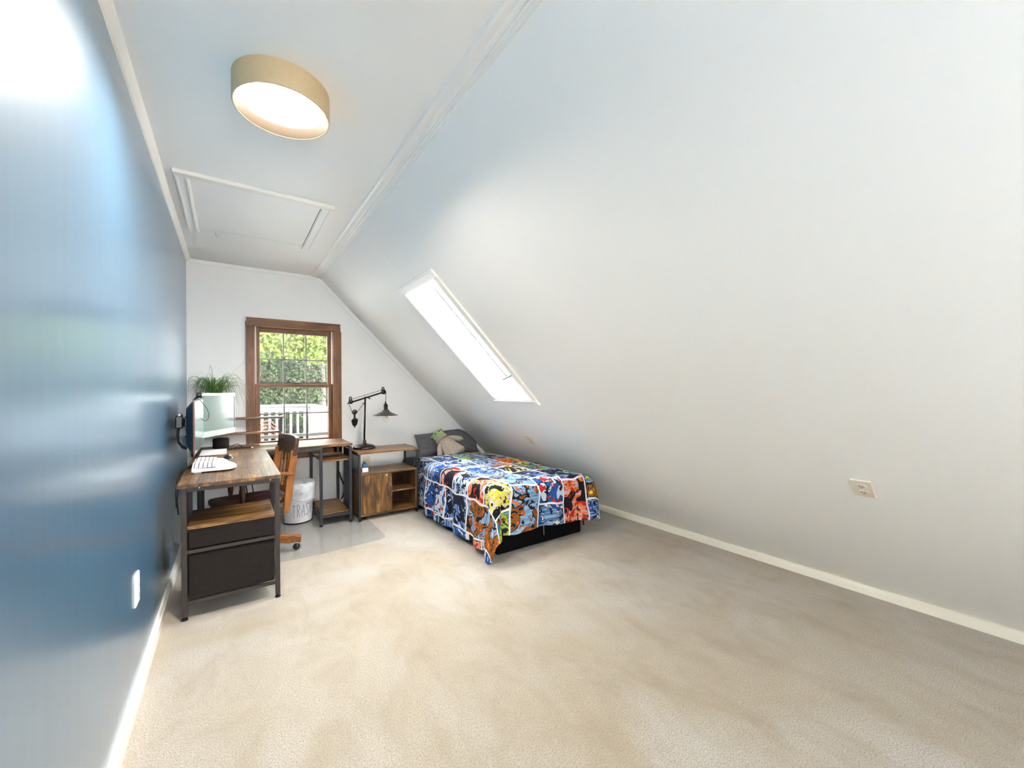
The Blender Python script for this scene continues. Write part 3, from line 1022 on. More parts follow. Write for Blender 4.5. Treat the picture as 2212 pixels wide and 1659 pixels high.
# ------------------------------------------------------------------ trash can
TX, TY = .545, 4.545
tc = thing('trash_can', 'white round trash can lettered TRASH with a liner', 'trash can', (TX, TY, .007))
T = Matrix.Translation((TX, TY, 0))
obj('can', mk(lathe, [(0, .010), (.116, .009), (.123, .014), (.126, .02), (.147, .385), (.150, .388), (.150, .392), (.145, .392), (.124, .03), (0, .025)], T, 48), M_CAN, tc, smooth=True)
obj('base_rim', mk(lathe, [(.112, .007), (.1265, .007), (.1275, .013), (.12, .015)], T, 48), M_PLASTIC, tc, smooth=True)
def lw(r, z, a, i):
    hem = max(0, (.36 - z) / .15)
    zz = z + hem * (.018 * math.sin(3 * a + 1) + .010 * math.sin(7 * a)) + .004 * math.sin(11 * a)
    rr = r + hem * .004 * math.sin(9 * a + 2) + .0008 * math.sin(17 * a + z * 40) + .0035 * noise.noise(Vector((2.5 * math.cos(a), 2.5 * math.sin(a), z * 14)))
    return rr, zz
prof = [(.124, .06), (.130, .20), (.140, .33), (.146, .395), (.153, .399), (.158, .39), (.159, .34), (.157, .29), (.154, .25), (.152, .225)]
obj('liner', mk(lathe, prof, T, 72, lw), M_LINER, tc, smooth=True)
def liner_tie(bm):
    pts = []
    for k in range(24):
        a = R(-150 + 140 * k / 23)
        pts.append((TX + .160 * math.cos(a), TY + .160 * math.sin(a), .238 + .014 * math.sin(3 * a + 1) + .012 * math.sin(5 * a)))
    tube(bm, pts, .0035, 6)
obj('liner_tie', mk(liner_tie), M_SILVER, tc)
# thin hand-drawn lettering wrapped round the can
GLY = {'T': [[(0, 1), (1, .98)], [(.52, .98), (.5, 0)]],
       'R': [[(.12, 0), (.10, 1)], [(.10, 1), (.55, .98), (.82, .86), (.80, .68), (.5, .56), (.12, .54)], [(.40, .55), (.92, 0)]],
       'A': [[(0, 0), (.5, 1), (.98, 0)], [(.2, .36), (.80, .37)]],
       'S': [[(.88, .86), (.68, .98), (.35, .98), (.14, .82), (.2, .62), (.55, .50), (.84, .34), (.82, .14), (.55, .01), (.25, .02), (.06, .16)]],
       'H': [[(.08, 0), (.10, 1)], [(.9, 0), (.88, 1)], [(.09, .50), (.89, .52)]]}
bm = bmesh.new()
def can_pt(u, z):
    ang = R(-120 + 90 * u)
    rr = .1232 + (z - .007) * .0575 + .0032
    return Vector((TX + rr * math.cos(ang), TY + rr * math.sin(ang), z))
for i, g in enumerate('TRASH'):
    for st in GLY[g]:
        pts = []
        for p, q in zip(st, st[1:]):
            for k in range(4):
                pts.append((p[0] + (q[0] - p[0]) * k / 4, p[1] + (q[1] - p[1]) * k / 4))
        pts.append(st[-1])
        tube(bm, [can_pt((i + .12 + .70 * x) / 5, .066 + .004 * i + .122 * y) for x, y in pts], .0017, 5)
obj('lettering', bm, M_INK, tc)

# ------------------------------------------------------------------ wooden cart with door and casters
CX0, CX1, CY0, CY1 = 1.032, 1.652, 4.140, 4.535
ct = thing('storage_cart', 'rustic brown cabinet cart on casters between desk and bed', 'cabinet', (1.34, 4.34, 0))
B('top_board', ct, rustic('x'), CX0 - .006, CX1 + .004, CY0 - .006, CY1, .666, .687, .002)
B('shelf_board', ct, rustic('x'), CX0 + .02, CX1 - .02, CY0, CY1, .452, .470, .002)
B('bottom_board', ct, rustic('x'), CX0 + .02, CX1 - .02, CY0, CY1, .046, .062, .002)
B('side_board', ct, rustic('z'), CX0 + .006, CX0 + .022, CY0 + .021, CY1 - .02, .046, .470)
B('side_board', ct, rustic('z'), CX0 + .022, CX0 + .036, CY0, CY0 + .02, .062, .452)
B('side_board', ct, rustic('z'), CX1 - .036, CX1 - .02, CY0, CY1 - .02, .062, .452)
B('divider', ct, rustic('z'), 1.352, 1.366, CY0 + .004, CY1 - .02, .062, .452)
B('back_board', ct, darkwood('z'), CX0 + .022, CX1 - .02, CY1 - .018, CY1 - .008, .062, .452)
B('inner_shelf', ct, rustic('x'), 1.366, CX1 - .036, CY0 + .006, CY1 - .02, .250, .266, .001)
dr = B('door', ct, rustic('z'), CX0 + .038, 1.350, CY0 - .004, CY0 + .012, .066, .450, .002)
bm = bmesh.new()
tube(bm, [(1.318, CY0 - .004, .345), (1.318, CY0 - .020, .335), (1.318, CY0 - .022, .285), (1.318, CY0 - .020, .240), (1.318, CY0 - .004, .230)], .006, 8)
obj('handle', bm, M_PEWTER, dr, smooth=True)
obj('lock', mk(lathe, [(0, .008), (.008, .008), (.010, .005), (.010, 0)], Matrix.Translation((1.306, CY0 - .004, .432)) @ Matrix.Rotation(R(90), 4, 'X'), 16), M_STEEL, dr, smooth=True)
for x in (CX0 + .010, CX1 - .010):
    for y in (CY0 + .010, CY1 - .010):
        pz = .046
        B('post', ct, M_BLACK, x - .010, x + .010, y - .010, y + .010, pz, .666, .001)
        cas = obj('caster_wheel', mk(lathe, [(0, -.010), (.019, -.010), (.023, -.006), (.023, .006), (.019, .010), (0, .010)], Matrix.Translation((x + (.0 if x < 1.3 else -.01), y, .023)) @ Matrix.Rotation(R(80), 4, 'Z') @ Matrix.Rotation(R(90), 4, 'X'), 18), M_RUBBER, ct)
        B('caster_hood', cas, M_PLASTIC, x - .014, x + .014, y - .012, y + .012, .036, .047, .002)
for x in (CX0 + .010, CX1 - .010):
    for z in (.478, .655):
        B('side_bar', ct, M_BLACK, x - .006, x + .006, CY0 + .02, CY1 - .02, z - .006, z + .006)
    bm = bmesh.new()
    for i in range(1, 16):
        z = .484 + .165 * i / 16
        bar(bm, (x, CY0 + .02, z), (x, CY1 - .02, z), .0016, .0016)
    for i in range(1, 34):
        y = CY0 + .02 + (CY1 - CY0 - .04) * i / 34
        bar(bm, (x, y, .484), (x, y, .649), .0016, .0016)
    o = obj('mesh_panel', bm, M_BLACK, ct)
    o['kind'] = 'stuff'
bm = mk(box, 1.090, 1.150, 4.225, 4.275, .4705, .512)
o = tag(obj('small_box', bm, M_WPLASTIC, None, .004, origin=(1.12, 4.25, .4705)), 'small white box on the shelf of the wooden cart', 'box')
bl = thing('plug_adapter', 'steel blue gadget standing on the small white box', 'gadget', (1.12, 4.25, .512))
obj('body', mk(box, 1.096, 1.144, 4.230, 4.270, .5125, .555), M_BLUEBOX, bl, .010)
obj('knob', mk(lathe, [(0, .575), (.010, .574), (.013, .568), (.013, .555), (0, .555)], Matrix.Translation((1.118, 4.25, 0)), 14), M_BLUEBOX, bl, smooth=True)

# dark flat panel standing between desk and cart, with a knob
fp = thing('folded_tray', 'dark navy flat panel standing upright between desk and cart', 'panel', (1.004, 4.45, 0))
B('board', fp, M_NAVY, .996, 1.012, 4.36, 4.62, .012, .700, .004)
obj('knob', mk(lathe, [(0, .022), (.010, .021), (.014, .014), (.012, .004), (.007, 0)], Matrix.Translation((.996, 4.385, .494)) @ Matrix.Rotation(R(-90), 4, 'Y'), 16), M_PLASTIC, fp, smooth=True)

# ------------------------------------------------------------------ pulley lamp
PLX, PLY = 1.160, 4.41
pl = thing('pulley_lamp', 'bronze pulley desk lamp with counterweight standing on the wooden cart', 'lamp', (PLX, PLY, .687))
T = Matrix.Translation((PLX, PLY, .6872))
obj('base', mk(lathe, [(0, 0), (.108, 0), (.114, .004), (.113, .014), (.104, .028), (.086, .038), (.060, .044), (.030, .048), (.022, .056), (.018, .070), (.018, .092), (.012, .096), (0, .096)], T, 40), M_BRONZE, pl, smooth=True)
obj('pole', mk(tube, [(PLX, PLY, .78), (PLX + .012, PLY, 1.235)], .0095, 14), M_BRONZE, pl, smooth=True)
A0, A1 = Vector((.998, PLY, 1.170)), Vector((1.362, PLY, 1.281))
obj('arm', mk(tube, [A0 + V(.03, 0, .009), A1], .0085, 12), M_BRONZE, pl, smooth=True)
obj('arm_tail', mk(tube, [A0 - V(.006, 0, .003), A0 + V(.006, 0, .001), A0 + V(.03, 0, .009)], [.008, .004, .005], 10), M_BRONZE, pl, smooth=True)
bm = bmesh.new()
tube(bm, [(PLX + .012, PLY - .012, 1.232), (PLX + .045, PLY - .022, 1.222), (PLX + .055, PLY - .024, 1.212)], [.007, .006, .009], 10)
obj('tilt_knob', bm, M_BRONZE, pl, smooth=True)
def wheel(c, r):
    bm = bmesh.new()
    lathe(bm, [(0, -.012), (r * .9, -.012), (r, -.009), (r * .8, -.003), (r * .8, .003), (r, .009), (r * .9, .012), (0, .012)], Matrix.Translation(c) @ Matrix.Rotation(R(90), 4, 'X'), 22)
    return obj('pulley', bm, M_BRONZE, pl, smooth=True)
PA, PB, PCw = Vector((1.026, PLY, 1.186)), Vector((1.366, PLY, 1.285)), Vector((1.063, PLY, 1.077))
for p, r in ((PA, .023), (PB, .026), (PCw, .026)):
    wheel(p, r)
for p in (PA, PB):
    bm = bmesh.new()
    tube(bm, [p + V(-.014, 0, .014), p + V(-.014, 0, .044), p + V(-.004, 0, .052), p + V(.006, 0, .044), p + V(.006, 0, .014)], .006, 8)
    obj('pulley_guard', bm, M_BRONZE, pl, smooth=True)
cord = [PB + V(.024, 0, -.11), PB + V(.0265, 0, 0), PB + V(.018, 0, .020), PB + V(-.006, 0, .026), PA + V(.006, 0, .024), PA + V(-.02, 0, .010), PA + V(-.022, 0, -.01), PCw + V(-.026, 0, .002), PCw + V(-.018, 0, -.020), PCw + V(.010, 0, -.024), PCw + V(.026, 0, -.004), Vector((PLX - .004, PLY, 1.165))]
obj('cord', mk(tube, cord, .0025, 6), M_BRONZE, pl)
B('cord_cleat', pl, M_BRONZE, PLX - .010, PLX + .004, PLY - .006, PLY + .006, 1.155, 1.172, .002)
obj('weight', mk(lathe, [(0, .914), (.006, .915), (.007, .921), (.004, .925), (.012, .930), (.024, .945), (.031, .970), (.034, .990), (.036, .996), (.030, 1.002), (.022, 1.012), (.010, 1.014), (.010, 1.052), (0, 1.053)], Matrix.Translation((1.062, PLY, 0)), 24), M_BRONZE, pl, smooth=True)
SX = 1.389
T = Matrix.Translation((SX, PLY, 0))
obj('socket', mk(lathe, [(0, 1.180), (.007, 1.180), (.008, 1.160), (.018, 1.152), (.025, 1.138), (.022, 1.132), (.023, 1.075), (.027, 1.074), (0, 1.070)], T, 24), M_BRONZE, pl, smooth=True)
obj('shade', mk(lathe, [(.022, 1.090), (.036, 1.088), (.040, 1.072), (.070, 1.056), (.110, 1.038), (.131, 1.032), (.132, 1.029), (.128, 1.029), (.108, 1.034), (.068, 1.051), (.036, 1.068), (.024, 1.072)], T, 40), M_PEWTER, pl, smooth=True)
obj('bulb', mk(lathe, [(.012, 1.045), (.016, 1.030), (.028, 1.008), (.033, .988), (.030, .970), (.018, .957), (0, .953)], T, 24), M_BULB, pl, smooth=True)

# ------------------------------------------------------------------ things on the desk
# wide monitor parallel to the blue wall
mn = thing('wide_monitor', 'wide screen monitor seen almost edge-on beside the blue wall', 'monitor', (-.22, 3.75, .85))
MY0, MY1, MZ0, MZ1 = 3.36, 4.14, .880, 1.238
def m1x(t_):
    return -.194 + .014 * t_
def mon1(bm, xo0, xo1, ins):
    a = [(m1x(0) + xo0, MY0 + ins, MZ0 + ins), (m1x(1) + xo0, MY1 - ins, MZ0 + ins), (m1x(1) + xo1, MY1 - ins, MZ0 + ins), (m1x(0) + xo1, MY0 + ins, MZ0 + ins)]
    hexa(bm, a + [(x, y, MZ1 - ins) for x, y, z in a])
obj('bezel', mk(mon1, -.009, 0, 0), M_BROWNEDGE, mn, .002)
obj('screen', mk(mon1, 0.0002, .0012, .008), M_SCREEN, mn)
bm = bmesh.new()
hexa(bm, [(-.245, MY0 + .10, MZ0 + .05), (-.236, MY1 - .1, MZ0 + .05), (-.1895, MY1, MZ0), (-.2035, MY0, MZ0), (-.245, MY0 + .10, MZ1 - .05), (-.236, MY1 - .1, MZ1 - .05), (-.1895, MY1, MZ1), (-.2035, MY0, MZ1)])
obj('back_shell', bm, M_BLUEGREY, mn, .01)
for z in (1.12, .985):
    obj('thumb_screw', mk(tube, [(-.246, 3.62, z), (-.262, 3.62, z)], .008, 10), M_PLASTIC, mn)

# second monitor, turned towards the room
m2 = thing('angled_monitor', 'silver framed monitor turned towards the room in front of the hutch', 'monitor', (-.09, 4.22, .92))
P0, P1 = Vector((-.205, 4.02, 0)), Vector((.035, 4.485, 0))
dm = (P1 - P0).normalized()
nm_ = Vector((dm.y, -dm.x, 0))
Z0, Z1 = .925, 1.287
def mon2(bm, a0, a1, z0, z1, d0, d1):
    L_ = (P1 - P0).length
    a = [P0 + dm * a0 + nm_ * d0, P0 + dm * (L_ - a1) + nm_ * d0, P0 + dm * (L_ - a1) + nm_ * d1, P0 + dm * a0 + nm_ * d1]
    hexa(bm, [p + V(0, 0, z0) for p in a] + [p + V(0, 0, z1) for p in a])
obj('bezel', mk(mon2, 0, 0, Z0, Z1, -.022, 0), M_SILVER, m2, .004)
obj('screen', mk(mon2, .014, .018, Z0 + .050, Z1 - .022, .0002, .0012), M_SCREEN, m2)
obj('screen_edge', mk(mon2, .4995, .014, Z0 + .050, Z1 - .03, .0012, .0035), M_PLASTIC, m2)
obj('back_shell', mk(mon2, .08, .08, Z0 + .04, Z1 - .05, -.06, -.022), M_PLASTIC, m2, .01)
bc = P0 + dm * .262
obj('badge', mk(lathe, [(0, .0012), (.008, .001), (.0085, 0)], Matrix.Translation(bc + V(0, 0, Z0 + .025)) @ Matrix((dm, V(0, 0, 1), nm_)).transposed().to_4x4(), 14), M_WPLASTIC, m2)

# monitor arm clamped to the desk
ma = thing('monitor_arm', 'black two-arm monitor stand clamped to the desk at the blue wall', 'monitor arm', (-.235, 4.10, DT))
B('clamp', ma, M_PLASTIC, -.250, -.200, 4.05, 4.15, DT, DT + .022, .004)
obj('pole', mk(tube, [(-.247, 4.11, DT + .004), (-.247, 4.11, 1.13)], .014, 14), M_BLACK, ma, smooth=True)
bm = mk(box, -.312, -.268, 3.56, 3.62, 1.045, 1.125)
obj('elbow_joint', bm, M_PLASTIC, ma, .008)
obj('elbow_cap', mk(lathe, [(0, 1.146), (.016, 1.145), (.020, 1.138), (.020, 1.125), (0, 1.125)], Matrix.Translation((-.290, 3.59, 0)), 16), M_STEEL, ma, smooth=True)
obj('lower_arm', mk(bar, (-.288, 3.62, 1.085), (-.262, 4.10, 1.085), .022, .045), M_PLASTIC, ma, .005)
obj('upper_arm', mk(bar, (-.268, 3.59, 1.085), (-.247, 3.64, 1.085), .030, .055), M_PLASTIC, ma, .005)
obj('upper_arm', mk(bar, (-.247, 4.12, 1.10), (-.150, 4.27, 1.10), .024, .045), M_PLASTIC, ma, .005)
bm = bmesh.new()
for k in range(2):
    tube(bm, [(-.298 + .008 * k, 3.575, 1.045), (-.300 + .006 * k, 3.57, 1.0), (-.292, 3.565, .945 + .012 * k), (-.272, 3.56, .915 + .012 * k), (-.250, 3.55, .905 + .006 * k)], .0055, 7)
obj('cable', bm, M_RUBBER, ma, smooth=True)

# web camera on top of the wide monitor
wc = thing('web_camera', 'small black and silver web camera perched on the wide monitor', 'camera', (-.205, 3.72, 1.239))
Tw = Matrix.Translation((-.178, 3.735, 1.272)) @ Matrix.Rotation(R(18), 4, 'Z') @ Matrix.Rotation(R(90), 4, 'Y')
obj('body', mk(lathe, [(0, -.028), (.017, -.028), (.020, -.022), (.020, .010), (.018, .014), (0, .014)], Tw, 22), M_PLASTIC, wc, smooth=True)
obj('ring', mk(lathe, [(.0205, .0), (.0215, .002), (.0215, .012), (.018, .0155), (.014, .0155), (.014, .0145)], Tw, 22), M_STEEL, wc, smooth=True)
bm = bmesh.new()
bar(bm, (-.212, 3.70, 1.240), (-.198, 3.73, 1.262), .018, .008)
bar(bm, (-.214, 3.67, 1.2392), (-.204, 3.71, 1.246), .020, .006)
obj('clip', bm, M_PLASTIC, wc, .002)
obj('cable', mk(tube, [(-.205, 3.74, 1.262), (-.176, 3.80, 1.22), (-.150, 3.87, 1.17), (-.138, 3.90, 1.13), (-.140, 3.89, 1.095), (-.152, 3.86, 1.075), (-.166, 3.82, 1.08), (-.180, 3.79, 1.10)], .0022, 6), M_RUBBER, wc, smooth=True)  # modelled loop stands in for a reflection on the angled monitor's screen

# keyboard
kb = thing('ergonomic_keyboard', 'white ergonomic keyboard with palm rest on the desk by the wide monitor', 'keyboard', (-.09, 3.50, DT))
def kz(x, y):
    t_ = (y - 3.25) / .47
    return DT + .022 + .014 * math.sin(PI * t_) + .010 * math.sin(2 * PI * t_) ** 2 + .010 * max(0, (-.05 - x) / .15)
def kx(u, t_):
    tip = .238 - .105 * max(0, t_ - .14) - .9 * max(0, .14 - t_) ** 1.5
    return -.205 + u * tip
bm = bmesh.new()
nu, nv = 10, 26
tops = [[bm.verts.new((kx(i / nu, j / nv), 3.25 + .47 * j / nv, kz(kx(i / nu, j / nv), 3.25 + .47 * j / nv) - (.012 if i in (nu,) else 0))) for j in range(nv + 1)] for i in range(nu + 1)]
bots = [[bm.verts.new((kx(i / nu, j / nv), 3.25 + .47 * j / nv, DT + .010)) for j in range(nv + 1)] for i in range(nu + 1)]
for i in range(nu):
    for j in range(nv):
        bm.faces.new((tops[i][j], tops[i + 1][j], tops[i + 1][j + 1], tops[i][j + 1]))
        bm.faces.new((bots[i][j], bots[i][j + 1], bots[i + 1][j + 1], bots[i + 1][j]))
for i in range(nu):
    bm.faces.new((tops[i][0], bots[i][0], bots[i + 1][0], tops[i + 1][0]))
    bm.faces.new((tops[i][nv], tops[i + 1][nv], bots[i + 1][nv], bots[i][nv]))
for j in range(nv):
    bm.faces.new((tops[0][j], tops[0][j + 1], bots[0][j + 1], bots[0][j]))
    bm.faces.new((tops[nu][j], bots[nu][j], bots[nu][j + 1], tops[nu][j + 1]))
obj('body', bm, M_WPLASTIC, kb, .003)
for y in (3.27, 3.70):
    B('foot', kb, M_WPLASTIC, -.195, -.155, y - .012, y + .012, DT, DT + .012)
B('under_tray', kb, M_TAN, -.19, -.02, 3.27, 3.70, DT + .006, DT + .0105)
keymesh = None
for r_ in range(5):
    for c_ in range(13):
        xk, yk = -.183 + r_ * .0225, 3.275 + c_ * .034 + .004 * r_
        if keymesh is None:
            bm = bmesh.new()
            hexa(bm, [(a * .0095, b2 * .0150, 0) for a, b2 in ((-1, -1), (1, -1), (1, 1), (-1, 1))] + [(a * .0078, b2 * .0130, .007) for a, b2 in ((-1, -1), (1, -1), (1, 1), (-1, 1))])
            k_ = obj('key', bm, M_KEY, None)
            keymesh = k_.data
        else:
            k_ = bpy.data.objects.new('key', keymesh)
            COL.objects.link(k_)
        k_.parent = kb
        k_.location = Vector((xk, yk, kz(xk, yk) + .0008)) - kb.location
bm = bmesh.new()
grid(bm, 6, 26, lambda u, v: (-.196 + .112 * u, 3.262 + .448 * v, kz(-.196 + .112 * u, 3.262 + .448 * v) + .0006))
obj('key_bed', bm, M_KEYBED, kb)

# notebook and white folder
nb = thing('notebook', 'brown edged notebook lying on the desk beyond the keyboard', 'notebook', (-.12, 4.15, DT))
B('cover', nb, M_BROWNEDGE, -.215, -.035, 3.93, 4.30, DT, DT + .004, .001)
B('pages', nb, M_TAN, -.213, -.037, 3.932, 4.298, DT + .004, DT + .014)
B('cover', nb, M_BROWNEDGE, -.215, -.035, 3.93, 4.30, DT + .014, DT + .018, .001)
tag(B('white_folder', None, M_PAPER, -.205, -.03, 3.99, 4.33, DT + .0185, DT + .026, .003), 'thin white folder on top of the brown edged notebook', 'folder')
# mouse
ms = thing('computer_mouse', 'black and silver mouse on the desk between keyboard and white folder', 'mouse', (-.02, 3.86, DT))
def mouse(bm, s, z0, z1):
    def f(u, v):
        a, t_ = u * PI, v
        return (-.02 + .030 * s * math.cos(a) * math.sin(PI * min(.98, max(.02, t_))) ** .5, 3.81 + .10 * t_, DT + z0 + (z1 - z0) * math.sin(a) * math.sin(PI * min(.98, max(.02, t_))) ** .5)
    grid(bm, 10, 12, f)
obj('shell', mk(mouse, 1, .004, .034), M_PLASTIC, ms, smooth=True)
obj('side_band', mk(mouse, 1.06, .002, .016), M_STEEL, ms, smooth=True)
# speaker
sp = thing('smart_speaker', 'short black cylindrical speaker under the angled monitor', 'speaker', (-.075, 4.60, DT))
obj('body', mk(lathe, [(0, .002), (.058, .002), (.062, .006), (.062, .085), (.058, .092), (0, .094)], Matrix.Translation((-.075, 4.60, DT)), 30), M_FABRICBLK, sp, smooth=True)
obj('top_ring', mk(lathe, [(.046, .0935), (.052, .0955), (.057, .0925)], Matrix.Translation((-.075, 4.60, DT)), 30), M_PLASTIC, sp, smooth=True)
pn = thing('pen', 'slim black pen with silver tip lying on the desk corner', 'pen', (.10, 4.46, DT))
obj('barrel', mk(tube, [(.03, 4.50, DT + .005), (.155, 4.465, DT + .005)], .0045, 8), M_PLASTIC, pn)
obj('tip', mk(tube, [(.155, 4.465, DT + .005), (.170, 4.461, DT + .004)], [.0045, .0015], 8), M_STEEL, pn)
# cables
bm = bmesh.new()
tube(bm, [(-.02, 4.66, DT + .004), (.05, 4.62, DT + .03), (.09, 4.56, DT + .006), (.06, 4.49, DT + .0035), (-.05, 4.47, DT + .0035), (-.16, 4.50, DT + .0035)], .003, 6)
tag(obj('power_cable', bm, M_RUBBER, None, smooth=True, origin=(0, 4.55, DT)), 'thin black cable curling beside the black speaker', 'cable', 'black cables')
bm = bmesh.new()
tube(bm, [(-.21, 3.62, DT + .02), (-.235, 3.5, DT + .012), (-.262, 3.42, DT + .010), (-.272, 3.36, DT - .03), (-.276, 3.31, DT - .09), (-.278, 3.27, DT - .16), (-.27, 3.24, DT - .24)], .0035, 6)
tube(bm, [(-.20, 3.60, DT + .006), (-.24, 3.52, DT + .005), (-.268, 3.44, DT + .008), (-.285, 3.37, DT - .04), (-.288, 3.31, DT - .12), (-.28, 3.26, DT - .2)], .0035, 6)
tag(obj('power_cable', bm, M_RUBBER, None, smooth=True, origin=(-.25, 3.5, DT)), 'black cables hanging off the desk edge next to the blue wall', 'cable', 'black cables')
bm = bmesh.new()
for k in range(2):
    tube(bm, [(.06 + .05 * k, 4.79, .74), (.075 + .05 * k, 4.795, .60), (.11 + .05 * k, 4.80, .45), (.13 + .05 * k, 4.80, .30), (.135 + .05 * k, 4.80, .12)], .005, 6)
tag(obj('power_cable', bm, M_RUBBER, None, smooth=True, origin=(.1, 4.8, .1)), 'pair of black cables hanging down the back wall behind the chair', 'cable', 'black cables')
bm = bmesh.new()
tube(bm, [(.985, 4.80, .50), (.99, 4.81, .36), (1.06, 4.82, .20), (1.12, 4.82, .10)], .004, 6)
tube(bm, [(.98, 4.80, .44), (1.02, 4.81, .30), (1.08, 4.82, .16), (1.14, 4.815, .06)], .004, 6)
for k in range(3):
    tube(bm, [(.99, 4.74, .10), (1.03, 4.76, .13 + .02 * k), (1.09, 4.78, .15 - .02 * k), (1.12, 4.78, .10), (1.07, 4.76, .05 + .01 * k), (1.01, 4.74, .06)], .004, 6)
tag(obj('power_cable', bm, M_RUBBER, None, smooth=True, origin=(1.05, 4.8, .05)), 'tangle of black cables by the back wall behind the wooden cart', 'cable', 'black cables')

# ponytail palm on the hutch
pp = thing('ponytail_palm', 'ponytail palm with long thin arching leaves behind the monitors', 'plant', (-.12, 4.755, HZ2))
T = Matrix.Translation((-.12, 4.755, HZ2))
obj('pot', mk(lathe, [(0, .001), (.045, .001), (.050, .006), (.058, .11), (.061, .112), (.061, .118), (.055, .118), (.050, .10), (0, .10)], T, 28), M_POT, pp, smooth=True)
obj('soil', mk(lathe, [(.0505, .101), (.03, .106), (0, .108)], T, 20), M_SOIL, pp)
obj('stem', mk(lathe, [(.026, .10), (.030, .12), (.022, .15), (.014, .19), (.012, .245), (0, .25)], T, 16), M_BARK, pp, smooth=True)
rp = random.Random(3)
def leaf(bm, az, reach, rise, droop, wdt, base):
    n = 12
    prev = None
    side = Vector((-math.sin(az), math.cos(az), 0))
    for i in range(n + 1):
        t_ = i / n
        r_ = reach * (t_ ** .8)
        z = rise * math.sin(PI * min(1, t_ * .62)) - droop * t_ ** 2.6
        p = base + Vector((math.cos(az) * r_, math.sin(az) * r_, z))
        if p.y > YB - .03:
            p.y = YB - .03 - .01 * math.sin(t_ * 9)
        if p.x < XL + .015:
            p.x = XL + .015
        wd = wdt * (1 - t_) ** .5 * min(1, .4 + t_ * 4)
        cur = (bm.verts.new(p - side * wd), bm.verts.new(p + V(0, 0, -wd * .5)), bm.verts.new(p + side * wd))
        if prev:
            bm.faces.new((prev[0], prev[1], cur[1], cur[0]))
            bm.faces.new((prev[1], prev[2], cur[2], cur[1]))
        prev = cur
for k in range(130):
    az = rp.uniform(0, 2 * PI)
    reach = rp.uniform(.13, .30)
    bm = bmesh.new()
    leaf(bm, az, reach, rp.uniform(.12, .25), rp.uniform(.08, .36), rp.uniform(.0024, .0040), Vector((-.12 + rp.uniform(-.035, .035), 4.755 + rp.uniform(-.02, .02), HZ2 + .235)))
    obj('leaf', bm, M_GRASSLEAF, pp, smooth=True, fix=False)
for az, reach, rise, droop in ((R(-10), .34, .36, .10), (R(-25), .30, .24, .22), (R(-40), .38, .20, .16), (R(190), .16, .26, .10), (R(120), .10, .34, .12), (R(-60), .24, .18, .34), (R(175), .19, .14, .06)):
    bm = bmesh.new()
    leaf(bm, az, reach, rise, droop, .0024, Vector((-.12, 4.755, HZ2 + .22)))
    obj('leaf', bm, M_GRASSLEAF, pp, smooth=True, fix=False)

# ------------------------------------------------------------------ bed
bd = thing('bed', 'low twin bed with black base and slate sheet under the slope', 'bed', (2.15, 3.7, 0))
BX0, BX1, BY0, BY1 = 1.70, 2.60, 2.655, 4.80
B('base', bd, M_BEDBASE, BX0, BX1, BY0, BY1, .004, .265, .012)
B('mattress', bd, M_SHEET, BX0 - .005, BX1 + .005, BY0 - .005, BY1, .265, .490, .05)
obj('zip_pull', mk(tube, [(2.155, BY0 - .012, .175), (2.155, BY0 - .014, .12), (2.157, BY0 - .013, .075)], .003, 6), M_STEEL, bd)
obj('strap', mk(bar, (2.615, BY0 - .004, .16), (2.628, BY0 - .008, .065), .012, .003), M_BEDBASE, bd)

def comforter(bm):
    sx0, sx1, sy0, sy1 = 1.685 - .535, 2.625 + .33, 2.645 - .415, 4.47
    def f(u, v):
        sx, sy = sx0 + (sx1 - sx0) * u, sy0 + (sy1 - sy0) * v
        xl, xr, yf = 1.685, 2.625, 2.645
        ox = sx - xl if sx < xl else (sx - xr if sx > xr else 0)
        oy = sy - yf if sy < yf else 0
        pe = 5.0 if ox > 0 else 2.5
        d = (abs(ox) ** pe + abs(oy) ** pe) ** (1 / pe)
        d2 = math.hypot(ox, oy)
        bx, by = min(max(sx, xl), xr), max(sy, yf)
        zt = .548 - .03 * max(0, (sx - 2.2)) / .4
        zt += .016 * noise.noise(Vector((sx * 3.2, sy * 3.2, 1.7))) + .008 * noise.noise(Vector((sx * 8, sy * 8, 4.1)))
        if sy > 4.2:
            zt -= .05 * ((sy - 4.2) / .27) ** 2
        if d < 1e-6:
            return (bx, by, zt)
        dx, dy = ox / d2, oy / d2
        Rr = .065
        L_ = Rr * PI / 2
        along = by * 1.0 + bx * 1.0 + math.atan2(dy, dx) * .25
        if d < L_:
            a = d / Rr
            out, drop = Rr * math.sin(a), Rr * (1 - math.cos(a))
        else:
            e = d - L_
            out, drop = Rr + .03 * e, Rr + e
            wv = min(1, e / .25)
            out += wv * (.016 * math.sin(along * 17 + .6) + .010 * math.sin(along * 31 + 2) + .012 * noise.noise(Vector((along * 6, e * 4, .3))))
        corner = min(1, max(0, min(abs(ox), abs(oy)) / .15))
        out += corner * (.06 if ox < 0 else .03) * min(1, d / .4)
        if ox < 0:
            fa = min(1, max(0, (by - 3.85) / .25))
            out *= 1 - .97 * fa * fa * (3 - 2 * fa)
        if ox > 0:
            out += .04 * min(1, d / .2)
            drop *= .93
        z = zt - drop
        if z < .014:
            out += (.014 - z) * .2
            z = .014 + .012 * abs(math.sin(along * 23 + d * 20)) * min(1, (.014 - z) / .08)
        return (bx + dx * out, by + dy * out, z)
    grid(bm, 110, 130, f, (sx1 - sx0, sy1 - sy0))
cf = obj('comforter', mk(comforter), M_COMFORT, None, smooth=True, solid=.016, sub=1, origin=(2.15, 3.5, .55))
tag(cf, 'multicoloured comic-panel print comforter spread over the bed', 'comforter')

